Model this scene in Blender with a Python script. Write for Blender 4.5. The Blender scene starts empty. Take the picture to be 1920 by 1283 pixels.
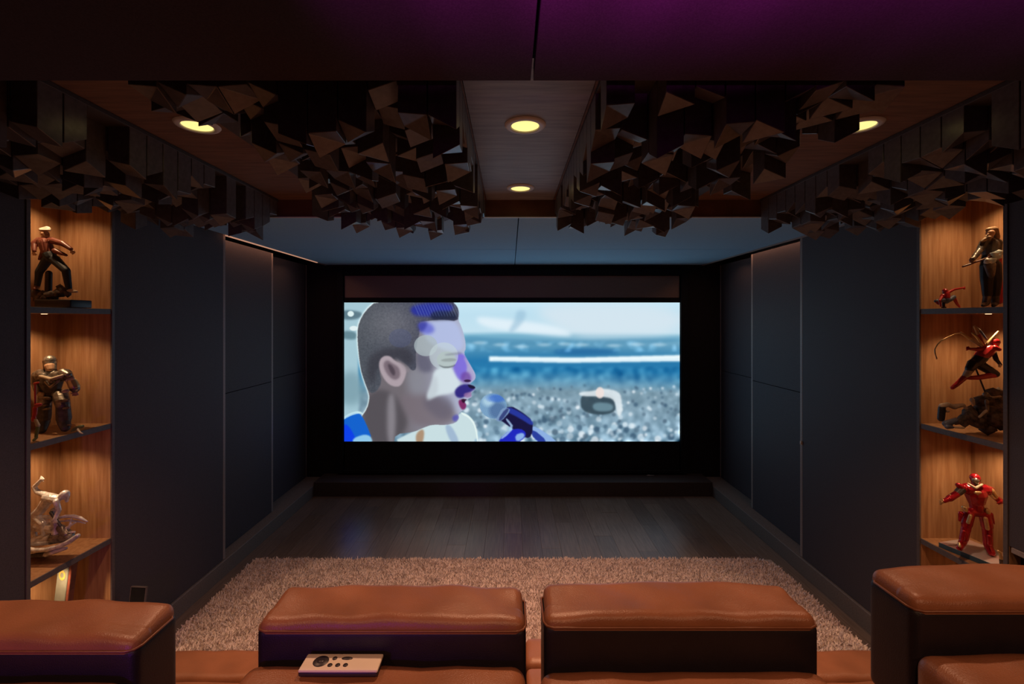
import bpy, bmesh, math, random
import numpy as np
from mathutils import Vector, Matrix
random.seed(7)
R = math.radians
C = bpy.context.scene.collection
FPX, VX, VY, EYE = 870.0, 957.0, 600.0, 1.82

# ------------------------------------------------------------------ camera
cd = bpy.data.cameras.new('camera'); cam = bpy.data.objects.new('camera', cd); C.objects.link(cam)
cam.location = (0, 0, EYE); cam.rotation_euler = (R(90), 0, 0)
cd.sensor_width = 36; cd.lens = FPX / 1920 * 36
cd.shift_x = (960 - VX) / 1920; cd.shift_y = -(641.5 - VY) / 1920
cd.clip_start = 0.02
bpy.context.scene.camera = cam
# ------------------------------------------------------------------ view, world
vs = bpy.context.scene.view_settings
vs.view_transform = 'Standard'; vs.look = 'None'; vs.gamma = 1; vs.use_curve_mapping = False; vs.exposure = 0
w = bpy.data.worlds.new('world'); bpy.context.scene.world = w; w.use_nodes = True
w.node_tree.nodes['Background'].inputs[0].default_value = (0.02, 0.015, 0.02, 1)
w.node_tree.nodes['Background'].inputs[1].default_value = 0.0
# ------------------------------------------------------------------ lamps of the room
WARM = (1.0, 0.52, 0.30)
def area(name, loc, rot, sx, sy, power, col, spread=180):
    l = bpy.data.lights.new(name, 'AREA'); l.shape = 'RECTANGLE'; l.size = sx; l.size_y = sy
    l.energy = power; l.color = col; l.spread = R(spread)
    o = bpy.data.objects.new(name, l); o.location = loc; o.rotation_euler = rot; C.objects.link(o); return o
def spot(name, loc, target, power, col, size=120, blend=0.6, rad=0.03):
    l = bpy.data.lights.new(name, 'SPOT'); l.energy = power; l.color = col; l.spot_size = R(size)
    l.spot_blend = blend; l.shadow_soft_size = rad
    o = bpy.data.objects.new(name, l); o.location = loc; C.objects.link(o)
    o.rotation_euler = (Vector(target) - Vector(loc)).to_track_quat('-Z', 'Y').to_euler(); return o
DOWN = [(0.053, 1.66), (0.053, 2.45), (-1.12, 1.66), (1.25, 1.66)]
for i, (x, y) in enumerate(DOWN):
    spot('downlight_lamp', (x, y, 2.495), (x, y, 0), [66, 104, 66, 66][i], WARM, 92, 1.0, 0.03)
# unseen warm lamps behind the viewer, added to brighten the seat tops
for x in (-1.2, 0.05, 1.3):
    spot('rear_warm_lamp', (x, -0.35, 2.40), (x * 0.9, 0.7, 0), 37, (1.0, 0.47, 0.25), 108, 0.9, 0.04)
# unseen magenta spots just above the frame, added for the near ceiling's glow
for mx, mp in ((-0.25, 0.35), (-0.05, 0.7), (0.15, 1.0), (0.35, 1.0), (0.55, 0.7), (0.8, 0.55), (1.05, 0.4)):
    spot('magenta_wash_lamp', (mx, 0.40, 2.15), (mx + 0.03, 0.40 + math.cos(R(40)), 2.15 + math.sin(R(40))), mp * 19, (0.75, 0.03, 0.62), 46, 1.0, 0.01)
spot('purple_led_lamp', (-0.8, -1.2, 1.3), (-0.9, 1.0, 1.0), 34, (0.4, 0.03, 0.9), 56, 1.0, 0.1)
# cove leds over the far wall panels
area('cove_led_left', (-2.10, 4.0, 2.455), (0, R(-25), 0), 0.03, 1.3, 1.6, (1, 0.45, 0.25), 150)
area('cove_led_right', (2.17, 4.0, 2.455), (0, R(25), 0), 0.03, 1.3, 1.6, (1, 0.45, 0.25), 150)

# ------------------------------------------------------------------ materials
def mat(name, col, rough=0.6, metal=0.0, noise=0.0, nscale=20.0, stretch=(1, 1, 1), col2=None, bump=0.0, bscale=200.0,
        emit=None, estr=0.0, spec=0.5, coat=0.0, sheen=0.0):
    m = bpy.data.materials.new(name); m.use_nodes = True; nt = m.node_tree; b = nt.nodes['Principled BSDF']
    b.inputs['Base Color'].default_value = (*col, 1); b.inputs['Roughness'].default_value = rough
    b.inputs['Metallic'].default_value = metal; b.inputs['Specular IOR Level'].default_value = spec
    b.inputs['Coat Weight'].default_value = coat; b.inputs['Sheen Weight'].default_value = sheen
    tc = nt.nodes.new('ShaderNodeTexCoord')
    if noise or col2:
        mp = nt.nodes.new('ShaderNodeMapping'); mp.inputs['Scale'].default_value = stretch
        nz = nt.nodes.new('ShaderNodeTexNoise'); nz.inputs['Scale'].default_value = nscale; nz.inputs['Detail'].default_value = 6
        rp = nt.nodes.new('ShaderNodeValToRGB')
        c2 = col2 or tuple(c * (1 - noise) for c in col)
        rp.color_ramp.elements[0].position = 0.32; rp.color_ramp.elements[1].position = 0.68
        rp.color_ramp.elements[0].color = (*c2, 1); rp.color_ramp.elements[1].color = (*col, 1)
        nt.links.new(tc.outputs['Object'], mp.inputs[0]); nt.links.new(mp.outputs[0], nz.inputs[0])
        nt.links.new(nz.outputs[0], rp.inputs[0]); nt.links.new(rp.outputs[0], b.inputs['Base Color'])
    if bump:
        n2 = nt.nodes.new('ShaderNodeTexNoise'); n2.inputs['Scale'].default_value = bscale; n2.inputs['Detail'].default_value = 3
        bp = nt.nodes.new('ShaderNodeBump'); bp.inputs['Strength'].default_value = bump; bp.inputs['Distance'].default_value = 0.002
        nt.links.new(tc.outputs['Object'], n2.inputs[0]); nt.links.new(n2.outputs[0], bp.inputs['Height'])
        nt.links.new(bp.outputs[0], b.inputs['Normal'])
    if emit:
        b.inputs['Emission Color'].default_value = (*emit, 1); b.inputs['Emission Strength'].default_value = estr
    return m
M = {}
M['fabric'] = mat('charcoal_fabric', (0.080, 0.070, 0.084), 0.64, noise=0.35, nscale=260, bump=0.4, bscale=500, spec=0.5)
M['ceil'] = mat('ceiling_fabric_blue_spill', (0.33, 0.60, 0.84), 0.9, noise=0.15, nscale=260, bump=0.5, bscale=500, spec=0.2)  # grey fabric, with the screen's blue spill tinted into its colour
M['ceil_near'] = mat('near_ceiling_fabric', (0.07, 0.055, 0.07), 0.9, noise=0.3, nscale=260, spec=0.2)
M['edge'] = mat('edge_strip', (0.34, 0.29, 0.27), 0.45, noise=0.2, nscale=90)
M['ledge'] = mat('ledge_laminate', (0.22, 0.19, 0.17), 0.6, noise=0.35, nscale=90, stretch=(3, 1, 3))
M['ledge_dark'] = mat('dark_ledge_laminate', (0.06, 0.045, 0.042), 0.6, noise=0.35, nscale=90)
M['black'] = mat('matt_black', (0.012, 0.012, 0.014), 0.85, spec=0.2, noise=0.2)
M['frontwall'] = mat('front_wall_fabric', (0.02, 0.018, 0.019), 0.9, noise=0.3, nscale=200, spec=0.2)
M['mask'] = mat('masking_cloth_lit', (0.28, 0.20, 0.16), 0.9, noise=0.3, nscale=200, spec=0.2)  # dark cloth above the picture, warm downlight on it put into the colour
M['strip'] = mat('strip_wood', (0.34, 0.35, 0.38), 0.55, nscale=7, stretch=(1, 9, 1), col2=(0.22, 0.235, 0.26), bump=0.2)
M['recess'] = mat('recess_wood', (0.24, 0.13, 0.075), 0.6, nscale=7, stretch=(1, 9, 1), col2=(0.15, 0.08, 0.045), bump=0.2)
M['block'] = mat('diffuser_block', (0.15, 0.15, 0.16), 0.30, noise=0.3, nscale=60)
M['board'] = mat('fascia_board', (0.085, 0.08, 0.08), 0.6, noise=0.3, nscale=120)
M['niche'] = mat('niche_wood', (0.44, 0.25, 0.13), 0.5, nscale=9, stretch=(7, 7, 0.5), col2=(0.30, 0.145, 0.065), bump=0.15)
M['nicheedge'] = mat('niche_edge', (0.13, 0.11, 0.11), 0.5, noise=0.2, nscale=90)
M['leather'] = mat('tan_leather', (0.33, 0.135, 0.066), 0.36, noise=0.25, nscale=9, bump=0.35, bscale=380)
M['leather_dark'] = mat('dark_leather', (0.012, 0.009, 0.014), 0.5, noise=0.2, nscale=30, bump=0.3, bscale=380)
M['piping'] = mat('leather_piping', (0.22, 0.085, 0.04), 0.4, noise=0.2)
M['metal_ring'] = mat('brushed_ring', (0.75, 0.80, 0.82), 0.45, 0.0, noise=0.1)
M['lamp'] = mat('lamp_glow', (1, 0.8, 0.4), 0.5, emit=(1.0, 0.76, 0.26), estr=1.25)
M['puck'] = mat('puck_glow', (1, 0.85, 0.6), 0.5, emit=(1.0, 0.75, 0.4), estr=2.0)
M['ledstrip'] = mat('led_glow', (1, 0.6, 0.35), 0.5, emit=(1.0, 0.48, 0.30), estr=0.42)
M['white'] = mat('warm_white_plastic', (0.82, 0.74, 0.62), 0.4, noise=0.04)
M['button'] = mat('button_black', (0.03, 0.025, 0.03), 0.4, noise=0.1)
M['rug'] = mat('rug_pile', (0.92, 0.80, 0.78), 0.9, noise=0.18, nscale=14, spec=0.1)
M['rugbase'] = mat('rug_backing', (0.5, 0.40, 0.34), 0.95, noise=0.3, nscale=80)
M['subfloor'] = mat('sub_floor', (0.03, 0.022, 0.02), 0.8, noise=0.2)
M['skin'] = mat('figure_skin', (0.55, 0.33, 0.20), 0.5, noise=0.1)
M['jacket'] = mat('figure_jacket', (0.20, 0.055, 0.035), 0.4, noise=0.3, nscale=60)
M['trouser'] = mat('figure_trousers', (0.015, 0.025, 0.035), 0.6, noise=0.3)
M['hatw'] = mat('figure_cap', (0.62, 0.54, 0.44), 0.6, noise=0.2)
M['rock'] = mat('figure_rock', (0.16, 0.11, 0.08), 0.7, nscale=60, col2=(0.02, 0.016, 0.015), bump=0.6, bscale=80)
M['gun'] = mat('figure_gunmetal', (0.36, 0.32, 0.27), 0.32, 0.7, nscale=50, col2=(0.10, 0.085, 0.075), bump=0.8, bscale=120)
M['chrome'] = mat('figure_chrome', (0.95, 0.96, 0.97), 0.18, 0.35, nscale=42, col2=(0.5, 0.5, 0.52), bump=0.8, bscale=110)  # grey mottling painted in for the light and dark reflections of chrome
M['red'] = mat('figure_red', (0.50, 0.02, 0.025), 0.3, noise=0.25, nscale=40, coat=0.3)
M['redmetal'] = mat('figure_red_metal', (0.50, 0.012, 0.025), 0.25, 0.45, noise=0.35, nscale=50, coat=0.5)
M['blue'] = mat('figure_blue', (0.10, 0.13, 0.20), 0.4, noise=0.3, nscale=40)
M['blackfig'] = mat('figure_black', (0.02, 0.017, 0.018), 0.4, noise=0.3, nscale=40)
M['gold'] = mat('figure_gold', (0.75, 0.55, 0.28), 0.3, 0.6, noise=0.2, nscale=50)
M['hair'] = mat('figure_hair', (0.42, 0.26, 0.13), 0.6, noise=0.5, nscale=90)
M['armour'] = mat('figure_armour', (0.12, 0.11, 0.10), 0.45, 0.3, noise=0.5, nscale=60)
M['ice'] = mat('figure_pale_blue', (0.40, 0.58, 0.62), 0.4, nscale=70, col2=(0.85, 0.85, 0.75))
M['green'] = mat('figure_green', (0.16, 0.20, 0.08), 0.5, noise=0.3, nscale=50)
M['bone'] = mat('figure_cream', (0.55, 0.45, 0.33), 0.5, noise=0.3, nscale=50)
M['pink'] = mat('book_cover', (0.55, 0.30, 0.28), 0.35, nscale=7, col2=(0.42, 0.52, 0.55))
M['bookblue'] = mat('book_spine_blue', (0.04, 0.10, 0.15), 0.5, noise=0.2)
M['slate'] = mat('grey_card', (0.22, 0.24, 0.21), 0.5, noise=0.2, nscale=30)
M['yellow'] = mat('yellow_ring', (0.80, 0.68, 0.20), 0.5, noise=0.1)

# ------------------------------------------------------------------ helpers
def P(px, py, Y): return Vector(((px - VX) / FPX * Y, Y, EYE + (VY - py) / FPX * Y))
def thing(name, label, cat, loc=(0, 0, 0), group=None):
    o = bpy.data.objects.new(name, None); o.empty_display_size = 0.05; C.objects.link(o); o.location = loc
    o['label'] = label; o['category'] = cat
    if group: o['group'] = group
    return o
def obj(name, bm, m, parent=None, smooth=False, world=True, label=None):
    me = bpy.data.meshes.new(name)
    if isinstance(bm, bpy.types.Mesh): me = bm
    else: bm.to_mesh(me); bm.free()
    if parent is not None and world:
        off = Vector((0, 0, 0)); p = parent
        while p is not None: off += p.location; p = p.parent
        me.transform(Matrix.Translation(-off))
    if m is not None and len(me.materials) == 0: me.materials.append(m)
    if smooth: me.polygons.foreach_set('use_smooth', [True] * len(me.polygons))
    o = bpy.data.objects.new(name, me); C.objects.link(o)
    if parent is not None: o.parent = parent
    if label: o['label'] = label
    return o
def box(x0, x1, y0, y1, z0, z1, bev=0.0, bm=None):
    bm2 = bmesh.new()
    v = [bm2.verts.new((x, y, z)) for z in (z0, z1) for y in (y0, y1) for x in (x0, x1)]
    for f in ((0, 2, 3, 1), (4, 5, 7, 6), (0, 1, 5, 4), (2, 6, 7, 3), (0, 4, 6, 2), (1, 3, 7, 5)): bm2.faces.new([v[i] for i in f])
    if bev: bmesh.ops.bevel(bm2, geom=bm2.edges[:], offset=bev, segments=1, affect='EDGES')
    if bm is None: return bm2
    me = bpy.data.meshes.new('t'); bm2.to_mesh(me); bm2.free(); bm.from_mesh(me); bpy.data.meshes.remove(me); return bm
def struct(name, bm, m, parent=None):
    o = obj(name, bm, m, parent); 
    if parent is None: o['kind'] = 'structure'
    return o
def rbox(lo, hi, r, mid=8, ns=4, fn=None):
    """box with rounded edges, evenly gridded so it can be dented by fn(point)->point"""
    lo = np.array(lo, float); hi = np.array(hi, float)
    def samp(a, b):
        e = [r * (1 - math.cos(math.pi / 2 * i / ns)) for i in range(ns)]
        m_ = list(np.linspace(a + r, b - r, mid + 1))
        return np.array([a + t for t in e] + m_ + [b - t for t in reversed(e)])
    S = [samp(lo[i], hi[i]) for i in range(3)]
    bm = bmesh.new(); cache = {}
    def V(p):
        k = tuple(np.round(p, 6))
        if k not in cache:
            q = np.array(p); inn = np.minimum(np.maximum(q, lo + r), hi - r); d = q - inn; n = np.linalg.norm(d)
            if n > 1e-9: q = inn + d / n * min(r, n * 1.0 if n < r else r)
            if fn: q = fn(q)
            cache[k] = bm.verts.new(tuple(q))
        return cache[k]
    for ax in range(3):
        a, b = [(1, 2), (2, 0), (0, 1)][ax]
        for side, val in ((0, lo[ax]), (1, hi[ax])):
            for i in range(len(S[a]) - 1):
                for j in range(len(S[b]) - 1):
                    q = []
                    for (ii, jj) in ((i, j), (i + 1, j), (i + 1, j + 1), (i, j + 1)):
                        p = [0, 0, 0]; p[ax] = val; p[a] = S[a][ii]; p[b] = S[b][jj]; q.append(V(p))
                    if side == 0: q.reverse()
                    if len(set(q)) == 4: bm.faces.new(q)
    return bm
def tube(pts, rad, seg=8, bm=None, closed=False):
    bm = bm or bmesh.new(); pts = [Vector(p) for p in pts]; n = len(pts)
    rads = rad if isinstance(rad, (list, tuple)) else [rad] * n
    rings = []; up = Vector((0, 0, 1))
    for i, p in enumerate(pts):
        a = pts[i - 1] if (i or closed) else p; b = pts[(i + 1) % n] if (i < n - 1 or closed) else p
        t = (b - a).normalized(); s = t.cross(up)
        if s.length < 1e-3: s = t.cross(Vector((1, 0, 0)))
        s.normalize(); u = s.cross(t).normalized()
        rings.append([bm.verts.new(p + rads[i] * (math.cos(2 * math.pi * k / seg) * s + math.sin(2 * math.pi * k / seg) * u)) for k in range(seg)])
    for i in range(n if closed else n - 1):
        r0, r1 = rings[i], rings[(i + 1) % n]
        for k in range(seg): bm.faces.new((r0[k], r0[(k + 1) % seg], r1[(k + 1) % seg], r1[k]))
    if not closed: bm.faces.new(rings[0]); bm.faces.new(list(reversed(rings[-1])))
    bmesh.ops.recalc_face_normals(bm, faces=bm.faces[:]); return bm
def lathe(cx, cy, prof, seg=40, bm=None):
    bm = bm or bmesh.new(); rings = []
    for (r, z) in prof:
        if r < 1e-6: rings.append([bm.verts.new((cx, cy, z))])
        else: rings.append([bm.verts.new((cx + r * math.cos(2 * math.pi * k / seg), cy + r * math.sin(2 * math.pi * k / seg), z)) for k in range(seg)])
    for a, b in zip(rings, rings[1:]):
        for k in range(seg):
            f = [a[k % len(a)], a[(k + 1) % len(a)], b[(k + 1) % len(b)], b[k % len(b)]]
            f = list(dict.fromkeys(f))
            if len(f) > 2: bm.faces.new(f)
    bmesh.ops.recalc_face_normals(bm, faces=bm.faces[:]); return bm

# ------------------------------------------------------------------ room shell
YF = 5.06                      # screen wall plane
ZC = 2.418                     # soffit underside
ZR = 2.518                     # recessed wood ceiling
XL = dict(led=-2.03, p1=-2.045, p2=-2.125, p3=-2.22)
XR = dict(led=2.085, p1=2.10, p2=2.195, p3=2.285)
YBK = -1.7
floor = struct('floor', box(-2.6, 2.6, YBK, YF + 0.15, -0.10, -0.012), M['subfloor'])
plank_mats = []
for i, (a, b) in enumerate([((0.20, 0.15, 0.12), (0.13, 0.095, 0.078)), ((0.17, 0.135, 0.11), (0.11, 0.08, 0.066)),
                            ((0.23, 0.18, 0.145), (0.145, 0.11, 0.085)), ((0.18, 0.135, 0.10), (0.12, 0.082, 0.064))]):
    plank_mats.append(mat('plank_wood_%d' % i, a, 0.30, nscale=6, stretch=(14, 0.8, 1), col2=b, bump=0.25, bscale=60))
pw = 0.152
pm = {}
x = -2.03
ci = 0
while x < 2.08:
    x1 = min(x + pw, 2.083); y = 1.45 + (ci * 0.47) % 1.2 - 1.2
    while y < 4.78:
        a, b = max(y, 1.45), min(y + 1.2, 4.78)
        if b - a > 0.03:
            obj('plank', box(x + 0.0005, x1 - 0.0005, a + 0.0005, b - 0.0005, -0.012, random.uniform(-0.0006, 0.0), 0.0005), random.choice(plank_mats), floor)
        y += 1.2
    x += pw; ci += 1

def wall_side(nm, X, s):
    back = s * 2.45
    wl = struct(nm, box(min(back, back + s * 0.12), max(back, back + s * 0.12), YBK, YF + 0.15, -0.02, 2.62), M['fabric'])
    def pan(name, xf, ya, yb, za, zb, m, e=0.0015):
        return obj(name, box(min(xf, back), max(xf, back), ya, yb, za, zb, e), m, wl)
    L = abs(X['p1'])
    yN0, yN1 = (1.955, 2.395)
    yP12 = 3.33 if s < 0 else 3.365; yP23 = 4.155 if s < 0 else 4.23
    if s < 0: pan('wall_panel', X['p1'], YBK + 0.01, yN0, 0.111, 2.515, M['fabric'])
    else:
        pan('wall_panel', X['p1'], YBK + 0.01, yN0, 0.868, 2.515, M['fabric'])
        pan('edge_strip', X['p1'] - 0.004, YBK + 0.01, yN0 - 0.012, 0.845, 0.867, M['edge'])
        pan('lower_panel', X['p1'] + 0.05, YBK + 0.01, yN0, 0.111, 0.844, M['black'])
    pan('wall_panel', X['p1'], yN1 + 0.002, yP12 - 0.028, 0.111, 2.515, M['fabric'])
    pan('edge_strip', X['p1'], yP12 - 0.027, yP12, 0.111, 2.47, M['edge'])
    zs = 1.27
    for (k, ya, yb) in (('p2', yP12 + 0.001, yP23), ('p3', yP23 + 0.001, YF - 0.003)):
        e = 0.028 if k == 'p2' else 0.02
        a = pan('wall_panel', X[k], ya, yb - e, 0.111, zs - 0.002, M['fabric'])
        pan('wall_panel', X[k], ya, yb - e, zs + 0.002, 2.415, M['fabric'])
        pan('edge_strip', X[k], yb - e + 0.001, yb, 0.111, 2.415, M['edge'])
    if s > 0:
        h = P(1497.5, 829, 3.36)
        obj('door_pull', rbox((X['p1'] - 0.012, 3.335, h.z - 0.014), (X['p1'] + 0.002, 3.350, h.z + 0.012), 0.004, 1, 2), M['white'], wl, True, label='small pale metal pull on the panel edge')
    return wl
wall_l = wall_side('wall_left', XL, -1)
wall_r = wall_side('wall_right', XR, 1)
struct('wall_back', box(-2.6, 2.6, YBK - 0.12, YBK, -0.02, 2.62), M['fabric'])
for nm, X, s in (('baseboard_left', XL, -1), ('baseboard_right', XR, 1)):
    a, b = X['led'], s * 2.44
    struct(nm, box(min(a, b), max(a, b), YBK + 0.01, YF - 0.002, -0.011, 0.109, 0.003), M['ledge'])
struct('baseboard_front', box(XL['led'] + 0.001, XR['led'] - 0.001, 4.782, YF - 0.002, -0.011, 0.145, 0.003), M['ledge_dark'])
wf = struct('wall_front', box(-2.6, 2.6, YF, YF + 0.14, -0.02, 2.62), M['frontwall'])

# ceiling: near soffit, recess, far soffit
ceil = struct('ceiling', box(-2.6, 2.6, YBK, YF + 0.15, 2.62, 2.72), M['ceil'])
RX0, RX1 = -1.33, 1.44
SX = 0.048
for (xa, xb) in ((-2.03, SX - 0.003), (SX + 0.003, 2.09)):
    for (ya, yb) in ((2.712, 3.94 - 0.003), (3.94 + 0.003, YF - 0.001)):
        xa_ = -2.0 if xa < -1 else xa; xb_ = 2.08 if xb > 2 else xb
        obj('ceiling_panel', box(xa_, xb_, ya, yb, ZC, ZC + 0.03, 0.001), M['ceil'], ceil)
obj('panel_backing', box(-2.44, 2.44, 2.72, YF - 0.001, 2.50, 2.61), M['black'], ceil)
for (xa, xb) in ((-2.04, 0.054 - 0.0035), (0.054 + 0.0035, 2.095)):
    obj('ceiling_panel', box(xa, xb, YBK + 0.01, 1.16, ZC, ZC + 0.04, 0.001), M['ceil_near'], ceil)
obj('panel_backing', box(-2.44, 2.44, YBK + 0.01, 1.14, ZC + 0.045, 2.61), M['black'], ceil)
# recessed wooden ceiling: side fields and the raised middle board
obj('recess_board', box(-2.04, -0.141, 1.145, 2.705, ZR, ZR + 0.06), M['recess'], ceil)
obj('recess_board', box(0.251, 2.095, 1.145, 2.705, ZR, ZR + 0.06), M['recess'], ceil)
obj('middle_board', box(-0.139, 0.249, 1.145, 2.70, ZR, ZR + 0.06), M['strip'], ceil)
obj('recess_end_board', box(-1.98, 2.06, 2.70, 2.711, ZC + 0.004, ZR + 0.0), M['recess'], ceil)
struct('trim_1', box(-2.0, 2.08, 2.695, 2.7115, ZC - 0.003, ZC + 0.003), M['metal_ring'])
struct('trim_2', box(-2.016, -2.001, 3.28, 4.82, ZC - 0.006, ZC + 0.012, 0.001), M['ledstrip'])
struct('trim_3', box(2.081, 2.101, 2.72, YF - 0.01, ZC - 0.008, ZC + 0.012, 0.001), M['edge'])
struct('trim_4', box(-2.016, -2.001, 4.82, YF - 0.01, ZC - 0.006, ZC + 0.012, 0.001), M['edge'])

# ------------------------------------------------------------------ block diffusers
BP = 0.080; BS = 0.0765
block_cache = {}
DIRS = [(1, 1), (-1, 1), (1, -1), (-1, -1), (1, 0), (-1, 0), (0, 1), (0, -1)]
def block_mesh(L, d):
    """square post whose underside is folded along a diagonal; d = (corner that hangs lowest, kind of fold)"""
    k = (round(L, 3), d)
    if k in block_cache: return block_cache[k]
    bm = bmesh.new(); h = BS / 2; c, kind = d
    off = [0.0] * 4
    if kind == 0: off[c] = -0.040; off[(c + 2) % 4] = 0.006            # one low corner
    elif kind == 1: off[c] = -0.022; off[(c + 2) % 4] = -0.022; off[(c + 1) % 4] = 0.012; off[(c + 3) % 4] = 0.012
    else: off[c] = -0.030; off[(c + 1) % 4] = -0.010; off[(c + 2) % 4] = 0.016; off[(c + 3) % 4] = 0.0
    crn = ((-1, -1), (1, -1), (1, 1), (-1, 1))
    top = [bm.verts.new((sx * h, sy * h, 0)) for sx, sy in crn]
    bot = [bm.verts.new((sx * h, sy * h, -L + o)) for (sx, sy), o in zip(crn, off)]
    bm.faces.new(top)
    a, b = (c + 1) % 4, (c + 3) % 4
    if kind == 1: a, b = c, (c + 2) % 4
    p, q = (a + 1) % 4, (a + 3) % 4
    bm.faces.new((bot[a], bot[p], bot[b])); bm.faces.new((bot[b], bot[q], bot[a]))
    for i in range(4): bm.faces.new((top[i], bot[i], bot[(i + 1) % 4], top[(i + 1) % 4]))
    bmesh.ops.recalc_face_normals(bm, faces=bm.faces[:])
    be = [e for e in bm.edges if any(v in bot for v in e.verts)]
    bmesh.ops.bevel(bm, geom=be, offset=0.0014, segments=1, affect='EDGES')
    me = bpy.data.meshes.new('block'); bm.to_mesh(me); bm.free(); me.materials.append(M['block'])
    block_cache[k] = me; return me
def diffuser(label, x0, nx, y0, ny, keep, lens, backing):
    root = thing('block_diffuser', label, 'acoustic panel', (x0 + nx * BP / 2, y0 + ny * BP / 2, ZR), 'acoustic block diffusers on the ceiling')
    obj('mounting_board', box(*backing, 0.001), M['board'], root)
    zb = backing[4]
    for i in range(nx):
        for j in range(ny):
            if not keep(i, j): continue
            L = lens(i, j); d = (random.choice((0, 1, 2, 3)), random.choice((0, 0, 1, 2)))
            o = bpy.data.objects.new('block', block_mesh(L, d)); C.objects.link(o); o.parent = root
            o.location = Vector((x0 + (i + 0.5) * BP, y0 + (j + 0.5) * BP, zb)) - root.location
LV = [0.06, 0.085, 0.11, 0.135, 0.16, 0.185]
def rl(*_): return random.choice(LV)
yb0 = 1.235; ny = 18
def keepL(i, j):
    lim = [0, 0, 0, 2, 2, 2, 1, 1, 1, 2, 2, 2, 1, 2, 2, 2, 2, 2, 2, 2][j]
    if i < lim: return False
    return random.random() > (0.35 if i < lim + 2 and j > 4 else 0.07)
def keepR(i, j):
    lim = [0, 0, 0, 0, 1, 1, 1, 1, 1, 2, 2, 2, 2, 2, 2, 2, 2, 2, 2, 2][j]; k = 9 - i
    if k < lim: return False
    return random.random() > (0.35 if k < lim + 2 and j > 4 else 0.07)
def lenL(i, j):
    if i == 0 and j == 2: return 0.055
    if i < 3 and j < 4: return 0.06
    return rl()
diffuser('black block diffuser just left of the middle downlight strip', -0.142 - 11 * BP, 11, yb0, ny, keepL, lenL, (-0.142 - 11 * BP + 0.01, -0.146, yb0 + 0.005, yb0 + ny * BP - 0.04, ZR - 0.016, ZR - 0.001))
def lenR(i, j):
    if i == 9 and j == 2: return 0.11
    if i > 6 and j < 4: return 0.06
    return rl()
diffuser('black block diffuser just right of the middle downlight strip', 0.254, 10, yb0, ny, keepR, lenR, (0.258, 0.254 + 10 * BP - 0.01, yb0 + 0.005, yb0 + ny * BP - 0.04, ZR - 0.016, ZR - 0.001))
def lenOut(inner):
    def f(i, j):
        k = (7 - i) if inner else i
        if k == 0: return random.choice([0.085, 0.11, 0.135, 0.16, 0.185])
        return random.choice(LV[1:])
    return f
diffuser('black block diffuser along the left wall above the capped figurine', RX0 - 0.012 - 8 * BP, 8, 1.235, 18, lambda i, j: random.random() > (0.30 if i == 7 else 0.08), lenOut(True), (RX0 - 0.012 - 8 * BP, RX0 - 0.012, 1.235, 2.685, ZR - 0.016, ZR - 0.001))
diffuser('black block diffuser along the right wall above the long haired figurine', RX1 + 0.002, 8, 1.235, 18, lambda i, j: random.random() > (0.30 if i == 0 else 0.08), lenOut(False), (RX1 + 0.002, RX1 + 0.002 + 8 * BP, 1.235, 2.685, ZR - 0.016, ZR - 0.001))

# ------------------------------------------------------------------ downlights
names = ['round recessed downlight in the middle board, the nearer one', 'round recessed downlight in the middle board, the farther one',
         'round recessed downlight half hidden behind the left middle diffuser', 'round recessed downlight half hidden at the right middle diffuser']
for (x, y), lb in zip(DOWN, names):
    t = thing('downlight', lb, 'ceiling light', (x, y, ZR), 'recessed ceiling downlights')
    obj('trim_ring', lathe(x, y, [(0.050, ZR - 0.001), (0.050, ZR - 0.006), (0.054, ZR - 0.009), (0.070, ZR - 0.006), (0.074, ZR - 0.001)], 48), M['metal_ring'], t, True)
    obj('diffuser_lens', lathe(x, y, [(0.049, ZR - 0.001), (0.049, ZR - 0.003), (0.03, ZR - 0.005), (0, ZR - 0.0055)], 40), M['lamp'], t, True)

# ------------------------------------------------------------------ display cabinets let into the side walls
SH = [EYE + 0.056, EYE - 0.53, EYE - 1.118]
def cabinet(X, s, label):
    xf = X['p1']; xb = xf + s * 0.262
    y0, y1 = 1.957, 2.395; t_ = 0.018
    lo = lambda a, b: (min(a, b), max(a, b))
    root = thing('display_cabinet', label, 'cabinet', ((xf + xb) / 2, (y0 + y1) / 2, 0.112))
    def bx(n, a, b, ya, yb, za, zb, m, par=root, e=0.001): u, v = lo(a, b); return obj(n, box(u, v, ya, yb, za, zb, e), m, par)
    bx('back_panel', xb, xb + s * 0.012, y0, y1, 0.112, 2.51, M['niche'])
    for (ya, yb) in ((y0, y0 + t_), (y1 - t_, y1)):
        sp = bx('side_panel', xf + s * 0.004, xb, ya, yb, 0.112, 2.51, M['niche'])
        bx('edge_band', xf - s * 0.004, xf + s * 0.004, ya, yb, 0.112, 2.51, M['nicheedge'], sp)
    for z in SH:
        sh = bx('shelf', xf + s * 0.006, xb, y0 + t_, y1 - t_, z - 0.027, z, M['niche'])
        bx('edge_band', xf, xf + s * 0.006, y0 + t_, y1 - t_, z - 0.027, z, M['nicheedge'], sh)
    bx('base_board', xf + s * 0.002, xb, y0 + t_, y1 - t_, 0.112, 0.135, M['niche'])
    bx('top_board', xf + s * 0.002, xb, y0 + t_, y1 - t_, 2.44, 2.46, M['niche'])
    xc = xf + s * 0.115
    for z in (2.44, SH[0] - 0.027, SH[1] - 0.027, SH[2] - 0.027):
        yc = 2.15
        obj('puck_light', lathe(xc, yc, [(0, z - 0.003), (0.010, z - 0.003), (0.012, z - 0.001)], 20), M['puck'], root, True)
        l = spot('cabinet_lamp', (xc, yc, z - 0.012), (xc + s * 0.05, yc + 0.06, z - 0.6), 6.0 if z > 2.4 else 5.2, (1.0, 0.62, 0.33), 125, 0.8, 0.008)
    return root
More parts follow.
